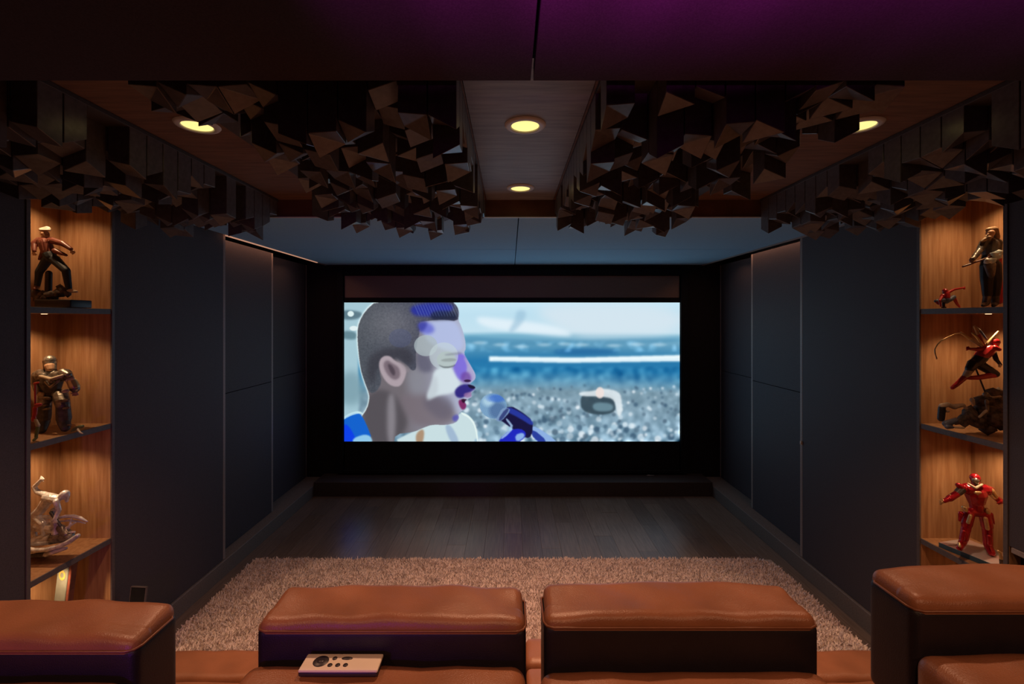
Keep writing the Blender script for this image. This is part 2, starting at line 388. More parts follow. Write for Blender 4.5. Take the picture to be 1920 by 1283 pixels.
cabinet(XL, -1, 'tall wood lined display cabinet in the left wall with the chrome rider figurine')
cabinet(XR, 1, 'tall wood lined display cabinet in the right wall with the red armoured figurine')

# ------------------------------------------------------------------ projection screen
def paint(W, H):
    S = 2; w_, h_ = W * S, H * S
    X0, X1, Y0, Y1 = 74.0, 1847.0, 76.0, 814.0
    gx = X0 + (np.arange(w_) + 0.5) / w_ * (X1 - X0); gy = Y0 + (np.arange(h_) + 0.5) / h_ * (Y1 - Y0)
    X, Y = np.meshgrid(gx, gy); kx = w_ / (X1 - X0)
    rng = np.random.RandomState(3)
    def blur(a, r):
        r = r * kx; n = max(1, int(r * 2.5)); k = np.exp(-0.5 * (np.arange(-n, n + 1) / max(r, .3)) ** 2); k /= k.sum()
        for ax in (0, 1):
            p = [(0, 0)] * a.ndim; p[ax] = (n, n); b = np.pad(a, p, mode='edge'); c = np.cumsum(b, axis=ax) if False else None
            out = np.zeros_like(a)
            for i, kk in enumerate(k):
                sl = [slice(None)] * a.ndim; sl[ax] = slice(i, i + a.shape[ax]); out += kk * b[tuple(sl)]
            a = out
        return a
    def smooth_pts(p, it=2):
        p = np.array(p, float)
        for _ in range(it):
            q = np.roll(p, -1, 0); p = np.stack([0.75 * p + 0.25 * q, 0.25 * p + 0.75 * q], 1).reshape(-1, 2)
        return p
    def poly(p, soft=1.5, it=2):
        p = smooth_pts(p, it); m = np.zeros(X.shape, bool); n = len(p)
        for i in range(n):
            (x1, y1), (x2, y2) = p[i], p[(i + 1) % n]
            if y1 == y2: continue
            c = ((y1 > Y) != (y2 > Y)) & (X < (x2 - x1) * (Y - y1) / (y2 - y1) + x1); m ^= c
        return blur(m.astype(float), soft)
    def ell(cx, cy, rx, ry, soft=2, ang=0):
        a = math.radians(ang); dx, dy = X - cx, Y - cy; u = dx * math.cos(a) + dy * math.sin(a); v = -dx * math.sin(a) + dy * math.cos(a)
        d = np.sqrt((u / rx) ** 2 + (v / ry) ** 2); return np.clip((1 - d) * min(rx, ry) / soft + 0.5, 0, 1)
    img = np.zeros((h_, w_, 3))
    def lay(m, col, a=1.0):
        nonlocal img
        m = (m * a)[..., None]; img = img * (1 - m) + np.array(col, float) * m
    def noise(r, sx=1, sy=1):
        n = rng.rand(h_, w_); n = blur(n, r); n = (n - n.mean()) / (n.std() + 1e-9); return n
    # background stadium
    ks = [(76, (200, 232, 246)), (150, (190, 224, 240)), (240, (196, 226, 240)), (262, (120, 178, 205)), (300, (108, 165, 195)), (345, (70, 140, 180)),
          (396, (35, 118, 170)), (450, (40, 125, 175)), (500, (88, 150, 185)), (560, (125, 155, 172)), (650, (130, 160, 178)), (814, (135, 170, 192))]
    for c in range(3): img[..., c] = np.interp(Y + 14 * np.cos((X - 1150) / 500.0), [k[0] for k in ks], [k[1][c] for k in ks])
    lay(poly([(1040, 80), (1847, 80), (1847, 245), (1500, 262), (1300, 262), (1180, 200)], 25), (214, 230, 240), 0.9)
    lay(poly([(760, 150), (880, 160), (1150, 190), (1290, 240), (1250, 262), (1000, 235), (800, 205)], 10), (228, 242, 250), 0.9)
    lay(poly([(985, 115), (1040, 120), (1025, 175), (960, 240), (940, 230), (975, 170)], 8), (150, 190, 215), 0.6)
    lay(poly([(700, 250), (860, 265), (1200, 280), (1847, 262), (1847, 290), (1200, 305), (700, 300)], 6), (60, 130, 170), 0.45)
    lay(poly([(840, 362), (1300, 368), (1847, 355), (1847, 388), (1250, 396), (840, 388)], 3, 0), (240, 252, 255), 1)
    lay(poly([(860, 378), (1300, 384), (1847, 372), (1847, 378), (1250, 388), (860, 384)], 2, 0), (190, 225, 245), 0.6)
    lay(poly([(1180, 322), (1460, 318), (1560, 350), (1180, 356)], 8), (20, 90, 150), 0.6)
    n1, n2, n3 = noise(8), noise(13), noise(16)
    tier = np.clip((Y - 275) / 20, 0, 1) * np.clip((345 - Y) / 12, 0, 1)
    img += (tier * np.clip(n2, 0, 3) * 22)[..., None]
    mid = np.clip((Y - 410) / 20, 0, 1) * np.clip((540 - Y) / 60, 0, 1)
    img += (mid * n2 * 14)[..., None] * np.array([1, 1, 0.8])
    cr = np.clip((Y - 490) / 60, 0, 1)
    img += (cr * (n1 * 7 + n3 * (8 + 12 * np.clip((Y - 600) / 200, 0, 1))))[..., None]
    for _ in range(420):
        bx_ = rng.uniform(560, 1847); by_ = 515 + 299 * rng.rand() ** 0.8; r_ = 6 + 13 * (by_ - 500) / 310 * rng.rand() + 1
        x0_ = int(max(0, (bx_ - 26 - X0) * kx)); x1_ = int((bx_ + 26 - X0) * kx); y0_ = int(max(0, (by_ - 26 - Y0) * kx)); y1_ = int((by_ + 26 - Y0) * kx)
        sl = (slice(y0_, y1_), slice(x0_, x1_)); dd = np.sqrt((X[sl] - bx_) ** 2 + (Y[sl] - by_) ** 2)
        mk = (np.clip((r_ - dd) / 4 + 0.5, 0, 1) * rng.uniform(.35, .9))[..., None]
        colr = np.array([(215, 232, 242), (238, 246, 252), (80, 105, 125), (160, 195, 215), (60, 90, 115)][rng.randint(5)], float)
        img[sl] = img[sl] * (1 - mk) + colr * mk
    for (bx_, by_) in [(790, 290), (900, 300), (1010, 310), (1130, 300), (1240, 296), (1330, 300), (1500, 305), (1620, 298), (1740, 300)]: lay(ell(bx_, by_, 34, 9, 8), (190, 220, 235), .5)
    img = blur(img, 4.0)
    # camera tower in the crowd
    lay(poly([(1318, 570), (1380, 548), (1490, 560), (1510, 600), (1505, 672), (1330, 668)], 4), (50, 70, 82), .9)
    lay(poly([(1385, 605), (1495, 610), (1495, 655), (1390, 655)], 5), (115, 150, 165), .8)
    lay(poly([(1310, 552), (1400, 545), (1440, 530), (1530, 548), (1542, 600), (1540, 680), (1515, 680), (1505, 590), (1440, 575), (1320, 575)], 4), (225, 235, 240), .9)
    lay(ell(1425, 555, 22, 30, 8), (240, 225, 220), .9)
    # left strip of the background
    lay(poly([(60, 60), (250, 60), (200, 100), (150, 170), (150, 700), (60, 700)], 6, 0), (165, 200, 212), 1)
    lay(poly([(60, 115), (140, 120), (175, 135), (150, 165), (60, 170)], 5), (85, 115, 128), .9)
    lay(poly([(60, 225), (140, 230), (145, 275), (60, 270)], 5), (85, 120, 132), .8)
    lay(poly([(60, 440), (160, 440), (190, 600), (60, 640)], 20), (120, 155, 168), .8)
    lay(ell(108, 136, 17, 15, 4), (220, 240, 240)); lay(ell(124, 213, 22, 13, 4), (225, 240, 242))
    # white vest and blue strap
    lay(poly([(440, 760), (520, 722), (640, 715), (690, 655), (740, 680), (772, 730), (785, 830), (300, 830)], 3), (200, 222, 226))
    lay(poly([(600, 725), (640, 725), (690, 830), (640, 830)], 4), (150, 175, 205), .8)
    lay(poly([(690, 655), (740, 680), (772, 730), (785, 830), (778, 830), (764, 735), (735, 690), (690, 668)], 1.5), (235, 250, 245), .8)
    lay(poly([(450, 770), (500, 740), (490, 830), (455, 830)], 4), (160, 110, 70), .7)
    # head: neck + face silhouette
    face = [(205, 560), (178, 490), (160, 430), (148, 330), (142, 240), (152, 180), (185, 120), (245, 66), (640, 66), (672, 95), (682, 130), (676, 168),
            (694, 205), (712, 265), (718, 318), (706, 345), (722, 375), (748, 420), (768, 455), (768, 482), (748, 500), (735, 508), (765, 520), (768, 536),
            (742, 560), (752, 575), (728, 590), (708, 602), (722, 620), (716, 642), (692, 655), (676, 668), (682, 692), (664, 715), (610, 728), (540, 724),
            (490, 742), (440, 765), (345, 775), (335, 830), (225, 830), (185, 760), (160, 690), (195, 640), (207, 590)]
    rim = poly(face, 4, 1)
    lay(np.clip(blur(rim, 4) * 2.4, 0, 1) * (X < 330), (232, 250, 250), .95)
    hd = poly(face, 1.3, 1)
    base = np.zeros_like(img)
    t = np.clip((X - 380) / 330, 0, 1)
    for c, (a, b) in enumerate(((112, 178), (106, 186), (112, 212))): base[..., c] = a + (b - a) * t
    keep = img.copy(); img = base
    lay(poly([(205, 540), (330, 540), (430, 700), (345, 830), (215, 830), (160, 690)], 12), (82, 78, 84), .9)
    lay(poly([(300, 560), (345, 560), (345, 830), (300, 830)], 10), (165, 160, 168), .6)
    lay(poly([(360, 560), (520, 560), (640, 620), (680, 700), (600, 740), (460, 740), (390, 660)], 16), (118, 108, 116), .85)
    lay(poly([(470, 590), (560, 560), (650, 590), (650, 690), (560, 700)], 14), (96, 92, 108), .6)
    lay(poly([(400, 440), (470, 420), (500, 500), (480, 570), (420, 560)], 18), (138, 140, 150), .7)
    lay(poly([(470, 180), (600, 168), (672, 172), (715, 320), (650, 340), (530, 300), (490, 240)], 8), (178, 190, 228), .95)
    lay(poly([(455, 185), (530, 180), (560, 230), (500, 250), (465, 215)], 9), (90, 95, 205), .75)
    lay(poly([(545, 430), (640, 400), (700, 520), (650, 560), (570, 570), (500, 595), (540, 500)], 7), (212, 226, 232), .95)
    lay(poly([(450, 330), (530, 360), (545, 440), (500, 450), (460, 430)], 10), (92, 92, 112), .8)
    lay(poly([(560, 430), (575, 560), (520, 600), (505, 590)], 8), (190, 200, 208), .7)
    # nose, eye, moustache, mouth
    lay(poly([(660, 345), (706, 345), (730, 395), (720, 460), (690, 500), (655, 450), (645, 395)], 6), (120, 100, 220), .85)
    lay(poly([(700, 360), (725, 380), (760, 445), (768, 480), (748, 496), (720, 470), (728, 420)], 4), (170, 160, 205), .8)
    lay(poly([(690, 450), (730, 440), (750, 480), (735, 505), (690, 500)], 6), (110, 70, 160), .8)
    lay(ell(725, 492, 18, 7, 3), (50, 25, 60), .9)
    # hair
    hair = [(207, 560), (178, 490), (160, 430), (148, 330), (142, 240), (152, 180), (185, 120), (245, 66), (640, 66), (672, 95), (682, 135), (672, 176),
            (600, 166), (520, 172), (462, 182), (475, 230), (455, 300), (452, 380), (455, 430), (432, 440), (405, 405), (350, 380), (290, 358), (256, 400),
            (262, 450), (272, 500), (245, 550)]
    hm = poly(hair, 2.0, 1)
    hc = keep * 0
    g = np.clip((X - 150) / 500, 0, 1)
    for c, (a, b) in enumerate(((78, 70), (84, 72), (92, 90))): hc[..., c] = a + (b - a) * g
    hc += (blur(rng.rand(h_, w_), 2.2) - 0.5)[..., None] * 60
    hc += (24 * np.exp(-((X - 330) / 140) ** 2 - ((Y - 190) / 110) ** 2))[..., None] * np.array([1.1, 1, .9])
    img = img * (1 - hm[..., None]) + hc * hm[..., None]
    lay(poly([(230, 330), (430, 300), (450, 430), (330, 370), (250, 420), (230, 520), (200, 500), (190, 400)], 14), (52, 52, 60), .65)
    lay(poly([(420, 95), (520, 76), (640, 80), (655, 110), (600, 150), (480, 150), (430, 140)], 8), (30, 40, 170), .75)
    lay(poly([(530, 120), (660, 120), (676, 170), (600, 166), (530, 170)], 6), (28, 36, 62), .8)
    for k in range(16):
        a_ = 440 + k * 15; lay(poly([(a_, 80), (a_ + 4, 80), (a_ + 34, 150), (a_ + 30, 150)], 1.2), (150, 180, 225), .35)
    lay(poly([(455, 180), (520, 172), (500, 225), (470, 235)], 7), (50, 55, 150), .7)
    # ear
    lay(poly([(256, 410), (262, 378), (285, 358), (318, 360), (340, 385), (378, 400), (405, 430), (395, 480), (372, 520), (340, 525), (300, 505), (268, 455)], 3), (172, 158, 166))
    lay(poly([(278, 400), (300, 378), (330, 400), (365, 420), (372, 470), (345, 490), (315, 475), (290, 440)], 5), (112, 98, 108), .85)
    lay(poly([(300, 400), (322, 405), (345, 440), (340, 470), (318, 450)], 4), (70, 60, 70), .8)
    lay(poly([(330, 360), (385, 395), (420, 440), (410, 450), (370, 405)], 6), (150, 140, 148), .6)
    # pale out-of-focus discs over the temple
    lay(ell(505, 305, 62, 56, 3), (172, 186, 190), .75); lay(ell(600, 360, 76, 72, 3), (196, 212, 216), .62)
    lay(ell(615, 380, 52, 44, 3), (178, 194, 190), .7); lay(ell(370, 265, 60, 50, 4), (80, 88, 120), .45)
    lay(poly([(575, 385), (610, 372), (660, 372), (672, 385), (620, 392)], 3), (140, 150, 150), .7)
    lay(poly([(565, 402), (600, 418), (650, 412), (662, 400), (655, 418), (600, 428)], 2.5), (96, 104, 110), .8)
    lay(poly([(600, 350), (690, 338), (700, 350), (610, 360)], 4), (130, 136, 150), .6)
    lay(poly([(655, 545), (680, 518), (720, 506), (766, 520), (768, 534), (740, 552), (700, 585), (665, 580)], 4), (38, 30, 120), .92)
    lay(poly([(720, 508), (766, 520), (770, 532), (740, 535)], 2), (22, 20, 40), .9)
    lay(poly([(700, 560), (748, 548), (752, 575), (715, 585)], 3), (150, 110, 160), .8)
    lay(poly([(672, 592), (715, 590), (712, 606), (722, 622), (712, 645), (690, 645)], 3), (120, 30, 90), .9)
    lay(poly([(688, 586), (728, 590), (712, 606), (700, 612)], 2), (30, 10, 30), .8)
    lay(poly([(645, 680), (676, 668), (682, 692), (660, 712), (645, 700)], 5), (70, 70, 180), .7)
    img = keep * (1 - hd[..., None]) + img * hd[..., None]
    lay(poly([(60, 700), (100, 668), (150, 656), (185, 705), (232, 830), (60, 830)], 2), (18, 98, 205))
    lay(poly([(60, 730), (95, 720), (150, 830), (60, 830)], 3), (10, 60, 235), .9)
    lay(poly([(118, 795), (205, 770), (232, 830), (120, 830)], 3), (150, 205, 235), .95)
    lay(poly([(60, 694), (100, 664), (155, 650), (178, 672), (150, 664), (100, 680), (60, 706)], 1.5), (215, 245, 245), .8)
    # microphone
    lay(poly([(1060, 735), (1090, 735), (1200, 812), (1190, 830), (1090, 830)], 2, 1), (140, 175, 225))
    lay(poly([(1068, 745), (1150, 814), (1110, 825), (1060, 780)], 2, 1), (30, 50, 150), .9)
    lay(poly([(890, 655), (950, 622), (1010, 655), (1072, 705), (1066, 785), (1035, 800), (960, 745), (885, 690)], 2, 1), (22, 20, 62))
    lay(poly([(940, 628), (1000, 655), (1072, 705), (1070, 735), (1000, 690), (930, 655)], 3, 1), (40, 60, 170), .85)
    lay(poly([(890, 805), (950, 752), (1005, 745), (1035, 765), (1030, 795), (975, 830), (900, 830)], 2, 1), (30, 40, 190))
    lay(poly([(975, 780), (1020, 765), (1030, 790), (985, 820)], 3, 1), (150, 190, 235), .9)
    lay(poly([(925, 695), (960, 742), (895, 800), (915, 800), (975, 742), (935, 690)], 2, 1), (170, 205, 240), .8)
    lay(poly([(862, 655), (905, 640), (925, 655), (885, 705), (862, 690)], 2, 1), (150, 175, 200))
    ball = ell(862, 626, 72, 66, 3, 20); lay(ball, (120, 160, 195))
    lay(ell(885, 650, 45, 45, 25) * ball, (60, 90, 140), .6); lay(ell(835, 600, 30, 26, 22) * ball, (205, 235, 245), .6); lay(ell(880, 585, 50, 20, 14) * ball, (40, 90, 200), .6)
    lay(poly([(905, 640), (935, 632), (955, 650), (900, 712), (872, 700), (890, 672)], 2, 1), (120, 150, 190)); lay(poly([(925, 640), (950, 640), (905, 705), (885, 700)], 2, 1), (40, 50, 110), .8)
    wv = (np.sin((X + Y * .6) * 0.62) * np.sin((X * .6 - Y) * 0.62)); img += (ball * wv * 26)[..., None]
    img = np.clip(img, 0, 255)
    img = img.reshape(H, S, W, S, 3).mean((1, 3))
    s = img / 255.0
    return np.where(s <= 0.04045, s / 12.92, ((s + 0.055) / 1.055) ** 2.4)
SW, SHH = 630, 262
pic = paint(SW, SHH)
Ys = YF - 0.030
a = P(645.5, 567.5, Ys); b = P(1274.5, 828, Ys)
scr = thing('projection_screen', 'wide lit projection screen showing a man singing at a microphone', 'screen', ((a.x + b.x) / 2, Ys + 0.02, 0.145))
nx_, ny_ = SW, SHH
xs = np.linspace(a.x, b.x, nx_ + 1); zs = np.linspace(a.z, b.z, ny_ + 1)
XX, ZZ = np.meshgrid(xs, zs)
co = np.stack([XX, np.full_like(XX, Ys), ZZ], -1).reshape(-1, 3) - np.array(scr.location)
idx = np.arange((nx_ + 1) * (ny_ + 1)).reshape(ny_ + 1, nx_ + 1)
q = np.stack([idx[:-1, :-1], idx[1:, :-1], idx[1:, 1:], idx[:-1, 1:]], -1).reshape(-1, 4)
me = bpy.data.meshes.new('picture')
me.vertices.add(len(co)); me.vertices.foreach_set('co', co.ravel()); me.loops.add(q.size); me.loops.foreach_set('vertex_index', q.ravel().astype(np.int32))
me.polygons.add(len(q)); me.polygons.foreach_set('loop_start', np.arange(0, q.size, 4, dtype=np.int32)); me.polygons.foreach_set('loop_total', np.full(len(q), 4, dtype=np.int32))
me.update(); me.validate()
ca = me.color_attributes.new('picture', 'FLOAT_COLOR', 'CORNER')
cc = np.repeat(np.concatenate([pic.reshape(-1, 3), np.ones((SW * SHH, 1))], 1), 4, axis=0)
ca.data.foreach_set('color', cc.astype(np.float32).ravel())
pm_ = bpy.data.materials.new('projected_picture'); pm_.use_nodes = True; nt = pm_.node_tree; bs = nt.nodes['Principled BSDF']
at = nt.nodes.new('ShaderNodeAttribute'); at.attribute_name = 'picture'
nt.links.new(at.outputs['Color'], bs.inputs['Emission Color']); bs.inputs['Emission Strength'].default_value = 1.0
bs.inputs['Base Color'].default_value = (0.02, 0.02, 0.02, 1); bs.inputs['Roughness'].default_value = 0.8
obj('picture', me, pm_, scr, world=False, label='film picture of a man in profile singing before a stadium crowd')
def fr(n, px0, px1, py0, py1, ya, yb, m, e=0.003):
    p, q_ = P(px0, py0, Ys), P(px1, py1, Ys); return obj(n, box(min(p.x, q_.x), max(p.x, q_.x), ya, yb, min(p.z, q_.z), max(p.z, q_.z), e), m, scr)
fr('masking', 646, 1274, 517, 558.5, Ys, Ys + 0.015, M['mask'])
fr('masking', 646, 1274, 833, 880, Ys, Ys + 0.015, M['black'])
fr('masking_bar', 645, 1275, 559, 567.3, Ys - 0.006, Ys + 0.015, M['black'])
fr('masking_bar', 645, 1275, 828.3, 832.6, Ys - 0.004, Ys + 0.015, M['black'])
fr('frame_side', 633, 644.8, 506, 886, Ys - 0.03, YF - 0.001, M['black'])
fr('frame_side', 1275.2, 1288, 506, 886, Ys - 0.03, YF - 0.001, M['black'])
fr('frame_rail', 645, 1275, 506, 516.5, Ys - 0.03, YF - 0.001, M['black'])
fr('frame_rail', 645, 1275, 880.5, 886, Ys - 0.03, YF - 0.001, M['black'])
g = P(1219, 884, 4.98)
tg = thing('metal_clip', 'tiny shiny metal clip lying on the ledge below the screen', 'clip', (g.x, 4.98, 0.146))
obj('clip_body', tube([(g.x - 0.04, 4.975, 0.150), (g.x - 0.02, 4.98, 0.153), (g.x + 0.01, 4.985, 0.150), (g.x + 0.045, 4.985, 0.1495)], [0.002, 0.004, 0.003, 0.0015], 6), M['chrome'], tg, True)

# ------------------------------------------------------------------ shag rug
rx0, rx1, ry0, ry1 = -1.93, 1.965, 1.86, 3.50
rug = thing('shag_rug', 'beige long pile shag rug on the dark plank floor in front of the seats', 'rug', (0, 2.7, 0.0))
obj('backing', rbox((rx0, ry0, 0.0005), (rx1, ry1, 0.014), 0.006, 6, 2), M['rugbase'], rug)
rng = np.random.RandomState(11)
NS = 120000
sx_ = rng.uniform(rx0 + 0.005, rx1 - 0.005, NS); sy_ = ry0 + (ry1 - ry0) * rng.rand(NS)
cr_ = 0.16  # rounded far corners
ok = np.ones(NS, bool)
for cx_, sg in ((rx0 + cr_ * .4, -1), (rx1 - cr_, 1)):
    rr = cr_ * .4 if sg < 0 else cr_
    cy_ = ry1 - rr; m_ = ((sx_ - cx_) * sg > 0) & (sy_ > cy_); ok &= ~(m_ & (np.hypot(sx_ - cx_, sy_ - cy_) > rr))
sx_, sy_ = sx_[ok], sy_[ok]; NS = len(sx_)
L_ = rng.uniform(0.016, 0.030, NS); fld = np.sin(sx_ * 23 + np.sin(sy_ * 17) * 2) + np.cos(sy_ * 29 + np.sin(sx_ * 13) * 2)
th = fld * 0.8 + rng.normal(0, 1.9, NS); ln = rng.uniform(0.2, 0.8, NS) * L_
ex, ey = np.cos(th) * ln, np.sin(th) * ln; hz = L_ * 0.85
wd = rng.uniform(0.0026, 0.0045, NS); ps = rng.uniform(0, np.pi, NS); wx, wy = np.cos(ps) * wd, np.sin(ps) * wd
zb_ = np.full(NS, 0.010)
v0 = np.stack([sx_ - wx, sy_ - wy, zb_], -1); v1 = np.stack([sx_ + wx, sy_ + wy, zb_], -1)
v2 = np.stack([sx_ + ex * .5 + wx, sy_ + ey * .5 + wy, zb_ + hz * .65], -1); v3 = np.stack([sx_ + ex * .5 - wx, sy_ + ey * .5 - wy, zb_ + hz * .65], -1)
v4 = np.stack([sx_ + ex, sy_ + ey, zb_ + hz], -1)
co = np.stack([v0, v1, v2, v3, v4], 1).reshape(-1, 3) - np.array(rug.location)
b5 = (np.arange(NS) * 5)[:, None]
loops = np.concatenate([b5 + np.array([[0, 1, 2, 3]]), b5 + np.array([[3, 2, 4]])], 1).ravel().astype(np.int32)
ls = (np.arange(NS)[:, None] * 7 + np.array([[0, 4]])).ravel().astype(np.int32); lt = np.tile([4, 3], NS).astype(np.int32)
me = bpy.data.meshes.new('pile'); me.vertices.add(len(co)); me.vertices.foreach_set('co', co.ravel())
me.loops.add(len(loops)); me.loops.foreach_set('vertex_index', loops); me.polygons.add(len(ls)); me.polygons.foreach_set('loop_start', ls); me.polygons.foreach_set('loop_total', lt)
me.update()
pl = obj('pile', me, M['rug'], rug, world=False); pl['kind'] = 'stuff'

# ------------------------------------------------------------------ cinema seats
def wr(p, k, amp):      # soft wrinkles of a leather cushion
    return amp * (math.sin(p[0] * 23 + k) * math.cos(p[0] * 9 + p[1] * 31 + k * 2) + 0.6 * math.sin(p[0] * 47 + p[1] * 21 + k * 3) * math.sin(p[1] * 40 + k))
def seat(label, x0, x1, yn, zt, zb, k, arm_l=0.0, arm_r=0.0):
    """x0..x1 headrest span, yn rear face of headrest, zt top of headrest, zb top of the backrest shell"""
    root = thing('recliner_seat', label, 'seat', ((x0 + x1) / 2, yn + 0.35, 0.0), 'front row of leather recliners')
    w_ = x1 - x0; xc = (x0 + x1) / 2; yf = yn + 0.125; r = 0.03
    def f1(p):
        q = np.array(p); u = (q[0] - x0) / w_
        top = max(0, (q[2] - (zt - 0.13)) / 0.13)
        q[2] += top * (wr(q, k, 0.0028) + 0.004 * math.sin(u * math.pi))
        q[0] += (0.5 - u) * 0.010 * top * (1 if q[1] > yn + .05 else .3)
        q[1] += 0.012 * math.sin(u * math.pi) * (1 if q[1] > yn + 0.06 else 0.0)
        return q
    # dark leather body of the headrest with a tan cushion cap seamed on top
    hb = obj('headrest', rbox((x0, yn, zt - 0.26), (x1, yf, zt - 0.020), 0.016, 14, 4, lambda p: p), M['leather_dark'], root, True)
    def f2(p):
        q = f1(p); v = (q[1] - yn) / 0.125
        q[2] += -0.004 * (1 - v) ; return q
    obj('headrest_cushion', rbox((x0 + 0.001, yn + 0.001, zt - 0.055), (x1 - 0.001, yf + 0.004, zt + 0.001), 0.020, 24, 4, f2), M['leather'], hb, True, label='tan leather cap of the headrest')
    zs_ = zt - 0.024
    pts = []
    for (xx, yy, kk) in ((x0 + 0.020, yn + 0.000, 0), (x1 - 0.020, yn + 0.000, 0), (x1 - 0.006, yn + 0.006, 0), (x1, yn + 0.020, 1), (x1, yf - 0.02, 1), (x1 - 0.02, yf, 1), (x0 + 0.02, yf, 1), (x0, yf - 0.02, 1), (x0, yn + 0.020, 1), (x0 + 0.006, yn + 0.006, 1)):
        pts.append((xx, yy, zs_))
    obj('piping', tube(pts, 0.0026, 6, closed=True), M['piping'], hb, True)
    # backrest shell, seat cushion, footrest
    def f3(p):
        q = np.array(p); u = (q[0] - x0) / w_; top = max(0, (q[2] - (zb - 0.15)) / 0.15); q[2] += top * (wr(q, k + 5, 0.0022) + 0.003 * math.sin(u * math.pi)); return q
    bx0, bx1 = x0 - 0.012 + 0.0, x1 - 0.002
    obj('backrest', rbox((bx0, yn - 0.16, 0.22), (bx1, yn - 0.002, zb), 0.03, 14, 4, f3), M['leather'], root, True)
    obj('back_shell', rbox((bx0 + 0.01, yn - 0.185, 0.18), (bx1 - 0.01, yn - 0.161, zb - 0.05), 0.010, 4, 2), M['leather_dark'], root, True)
    obj('lumbar_cushion', rbox((x0 + 0.015, yn + 0.0, 0.56), (x1 - 0.015, yn + 0.15, zt - 0.262), 0.04, 8, 4), M['leather'], root, True)
    zc_ = 0.60
    sx0, sx1 = x0 - arm_l, x1 + arm_r
    obj('seat_cushion', rbox((sx0, yn + 0.152, 0.30), (sx1, yn + 0.64, zc_), 0.022, 10, 4, lambda p: np.array([p[0], p[1], p[2] + (wr(p, k, 0.003) if p[2] > .5 else 0)])), M['leather'], root, True)
    obj('footrest', rbox((sx0, yn + 0.642, 0.36), (sx1, yn + 0.79, zc_ + 0.002), 0.026, 10, 4, lambda p: np.array([p[0], p[1], p[2] + (wr(p, k + 2, 0.003) if p[2] > .5 else 0)])), M['leather'], root, True)
    obj('base', rbox((x0 + 0.04, yn + 0.02, 0.001), (x1 - 0.04, yn + 0.62, 0.298), 0.02, 3, 2), M['leather_dark'], root, True)
    return root
seat('tan leather recliner left of centre with the white remote on its back', -0.550, 0.034, 1.0, EYE - 0.648, EYE - 0.733, 1.0, 0.07, 0.018)
seat('tan leather recliner right of centre with nothing resting on its back', 0.073, 0.668, 1.0, EYE - 0.640, EYE - 0.745, 2.3, 0.018, 0.07)
seat('tan leather recliner at the left end beneath the left display cabinet', -1.36, -0.757, 0.935, EYE - 0.645, EYE - 0.716, 3.9, 0.0, 0.06)
seat('tan leather recliner at the right end with the highest raised headrest', 0.815, 1.42, 0.935, EYE - 0.564, EYE - 0.660, 5.1, 0.06, 0.0)
for (xa, xb, lb) in ((-0.695, -0.622, 'slim brown leather armrest between the left end and left centre seats'), (0.742, 0.752, '')):
    if not lb: continue
    t = thing('armrest_console', lb, 'armrest', ((xa + xb) / 2, 1.35, 0))
    obj('body', rbox((xa, 1.155, 0.001), (xb, 1.74, 0.56), 0.015, 3, 2), M['leather_dark'], t, True)
    obj('pad', rbox((xa, 1.155, 0.561), (xb, 1.76, 0.602), 0.015, 5, 3), M['leather'], t, True)
t = thing('armrest_console', 'dark round topped armrest beside the right end seat', 'armrest', (0.745, 0.83, 0))
obj('body', rbox((0.715, 0.70, 0.001), (0.790, 0.925, EYE - 0.72), 0.03, 4, 4), M['leather_dark'], t, True)

# remote control
rc = thing('remote_control', 'white remote control lying on the left centre seat back', 'remote', (P(641, 1243, 0.967).x, 0.967, EYE - 0.7275))
cx_, cy_, z0 = rc.location; hw, hd_ = 0.0815, 0.0245
a_ = R(-6)
def rot(bm):
    bmesh.ops.transform(bm, matrix=Matrix.Translation((cx_, cy_, 0)) @ Matrix.Rotation(R(0), 4, 'Z') @ Matrix.Translation((-cx_, -cy_, 0)), verts=bm.verts[:]); return bm
body = obj('body', rot(rbox((cx_ - hw, cy_ - hd_, z0), (cx_ + hw, cy_ + hd_, z0 + 0.013), 0.005, 4, 3)), M['button'], rc, True)
obj('face_plate', rot(rbox((cx_ - hw + 0.0005, cy_ - hd_ + 0.0005, z0 + 0.0085), (cx_ + hw - 0.0005, cy_ + hd_ - 0.0005, z0 + 0.0150), 0.003, 4, 3)), M['white'], rc, True, label='white top plate')
def disc(x, y, r, rx=1.0, h=0.0012): 
    bm = lathe(0, 0, [(0, z0 + 0.0148 + h), (r * .9, z0 + 0.0148 + h), (r, z0 + 0.0146)], 24)
    bmesh.ops.transform(bm, matrix=Matrix.Translation((cx_ + x, cy_ + y, 0)) @ Matrix.Diagonal((rx, 1, 1, 1)), verts=bm.verts[:]); return bm
dp = obj('direction_pad', disc(-0.044, 0.001, 0.0165), M['button'], rc, True)
obj('select_button', disc(-0.044, 0.001, 0.008, 1, 0.002), M['button'], dp, True)
for (bx_, by_) in ((-0.021, -0.010), (-0.005, -0.010), (0.011, -0.010), (-0.018, 0.009)):
    obj('button', disc(bx_, by_, 0.0052), M['button'], rc, True)
obj('volume_rocker', disc(0.008, 0.009, 0.0045, 2.7), M['button'], rc, True)

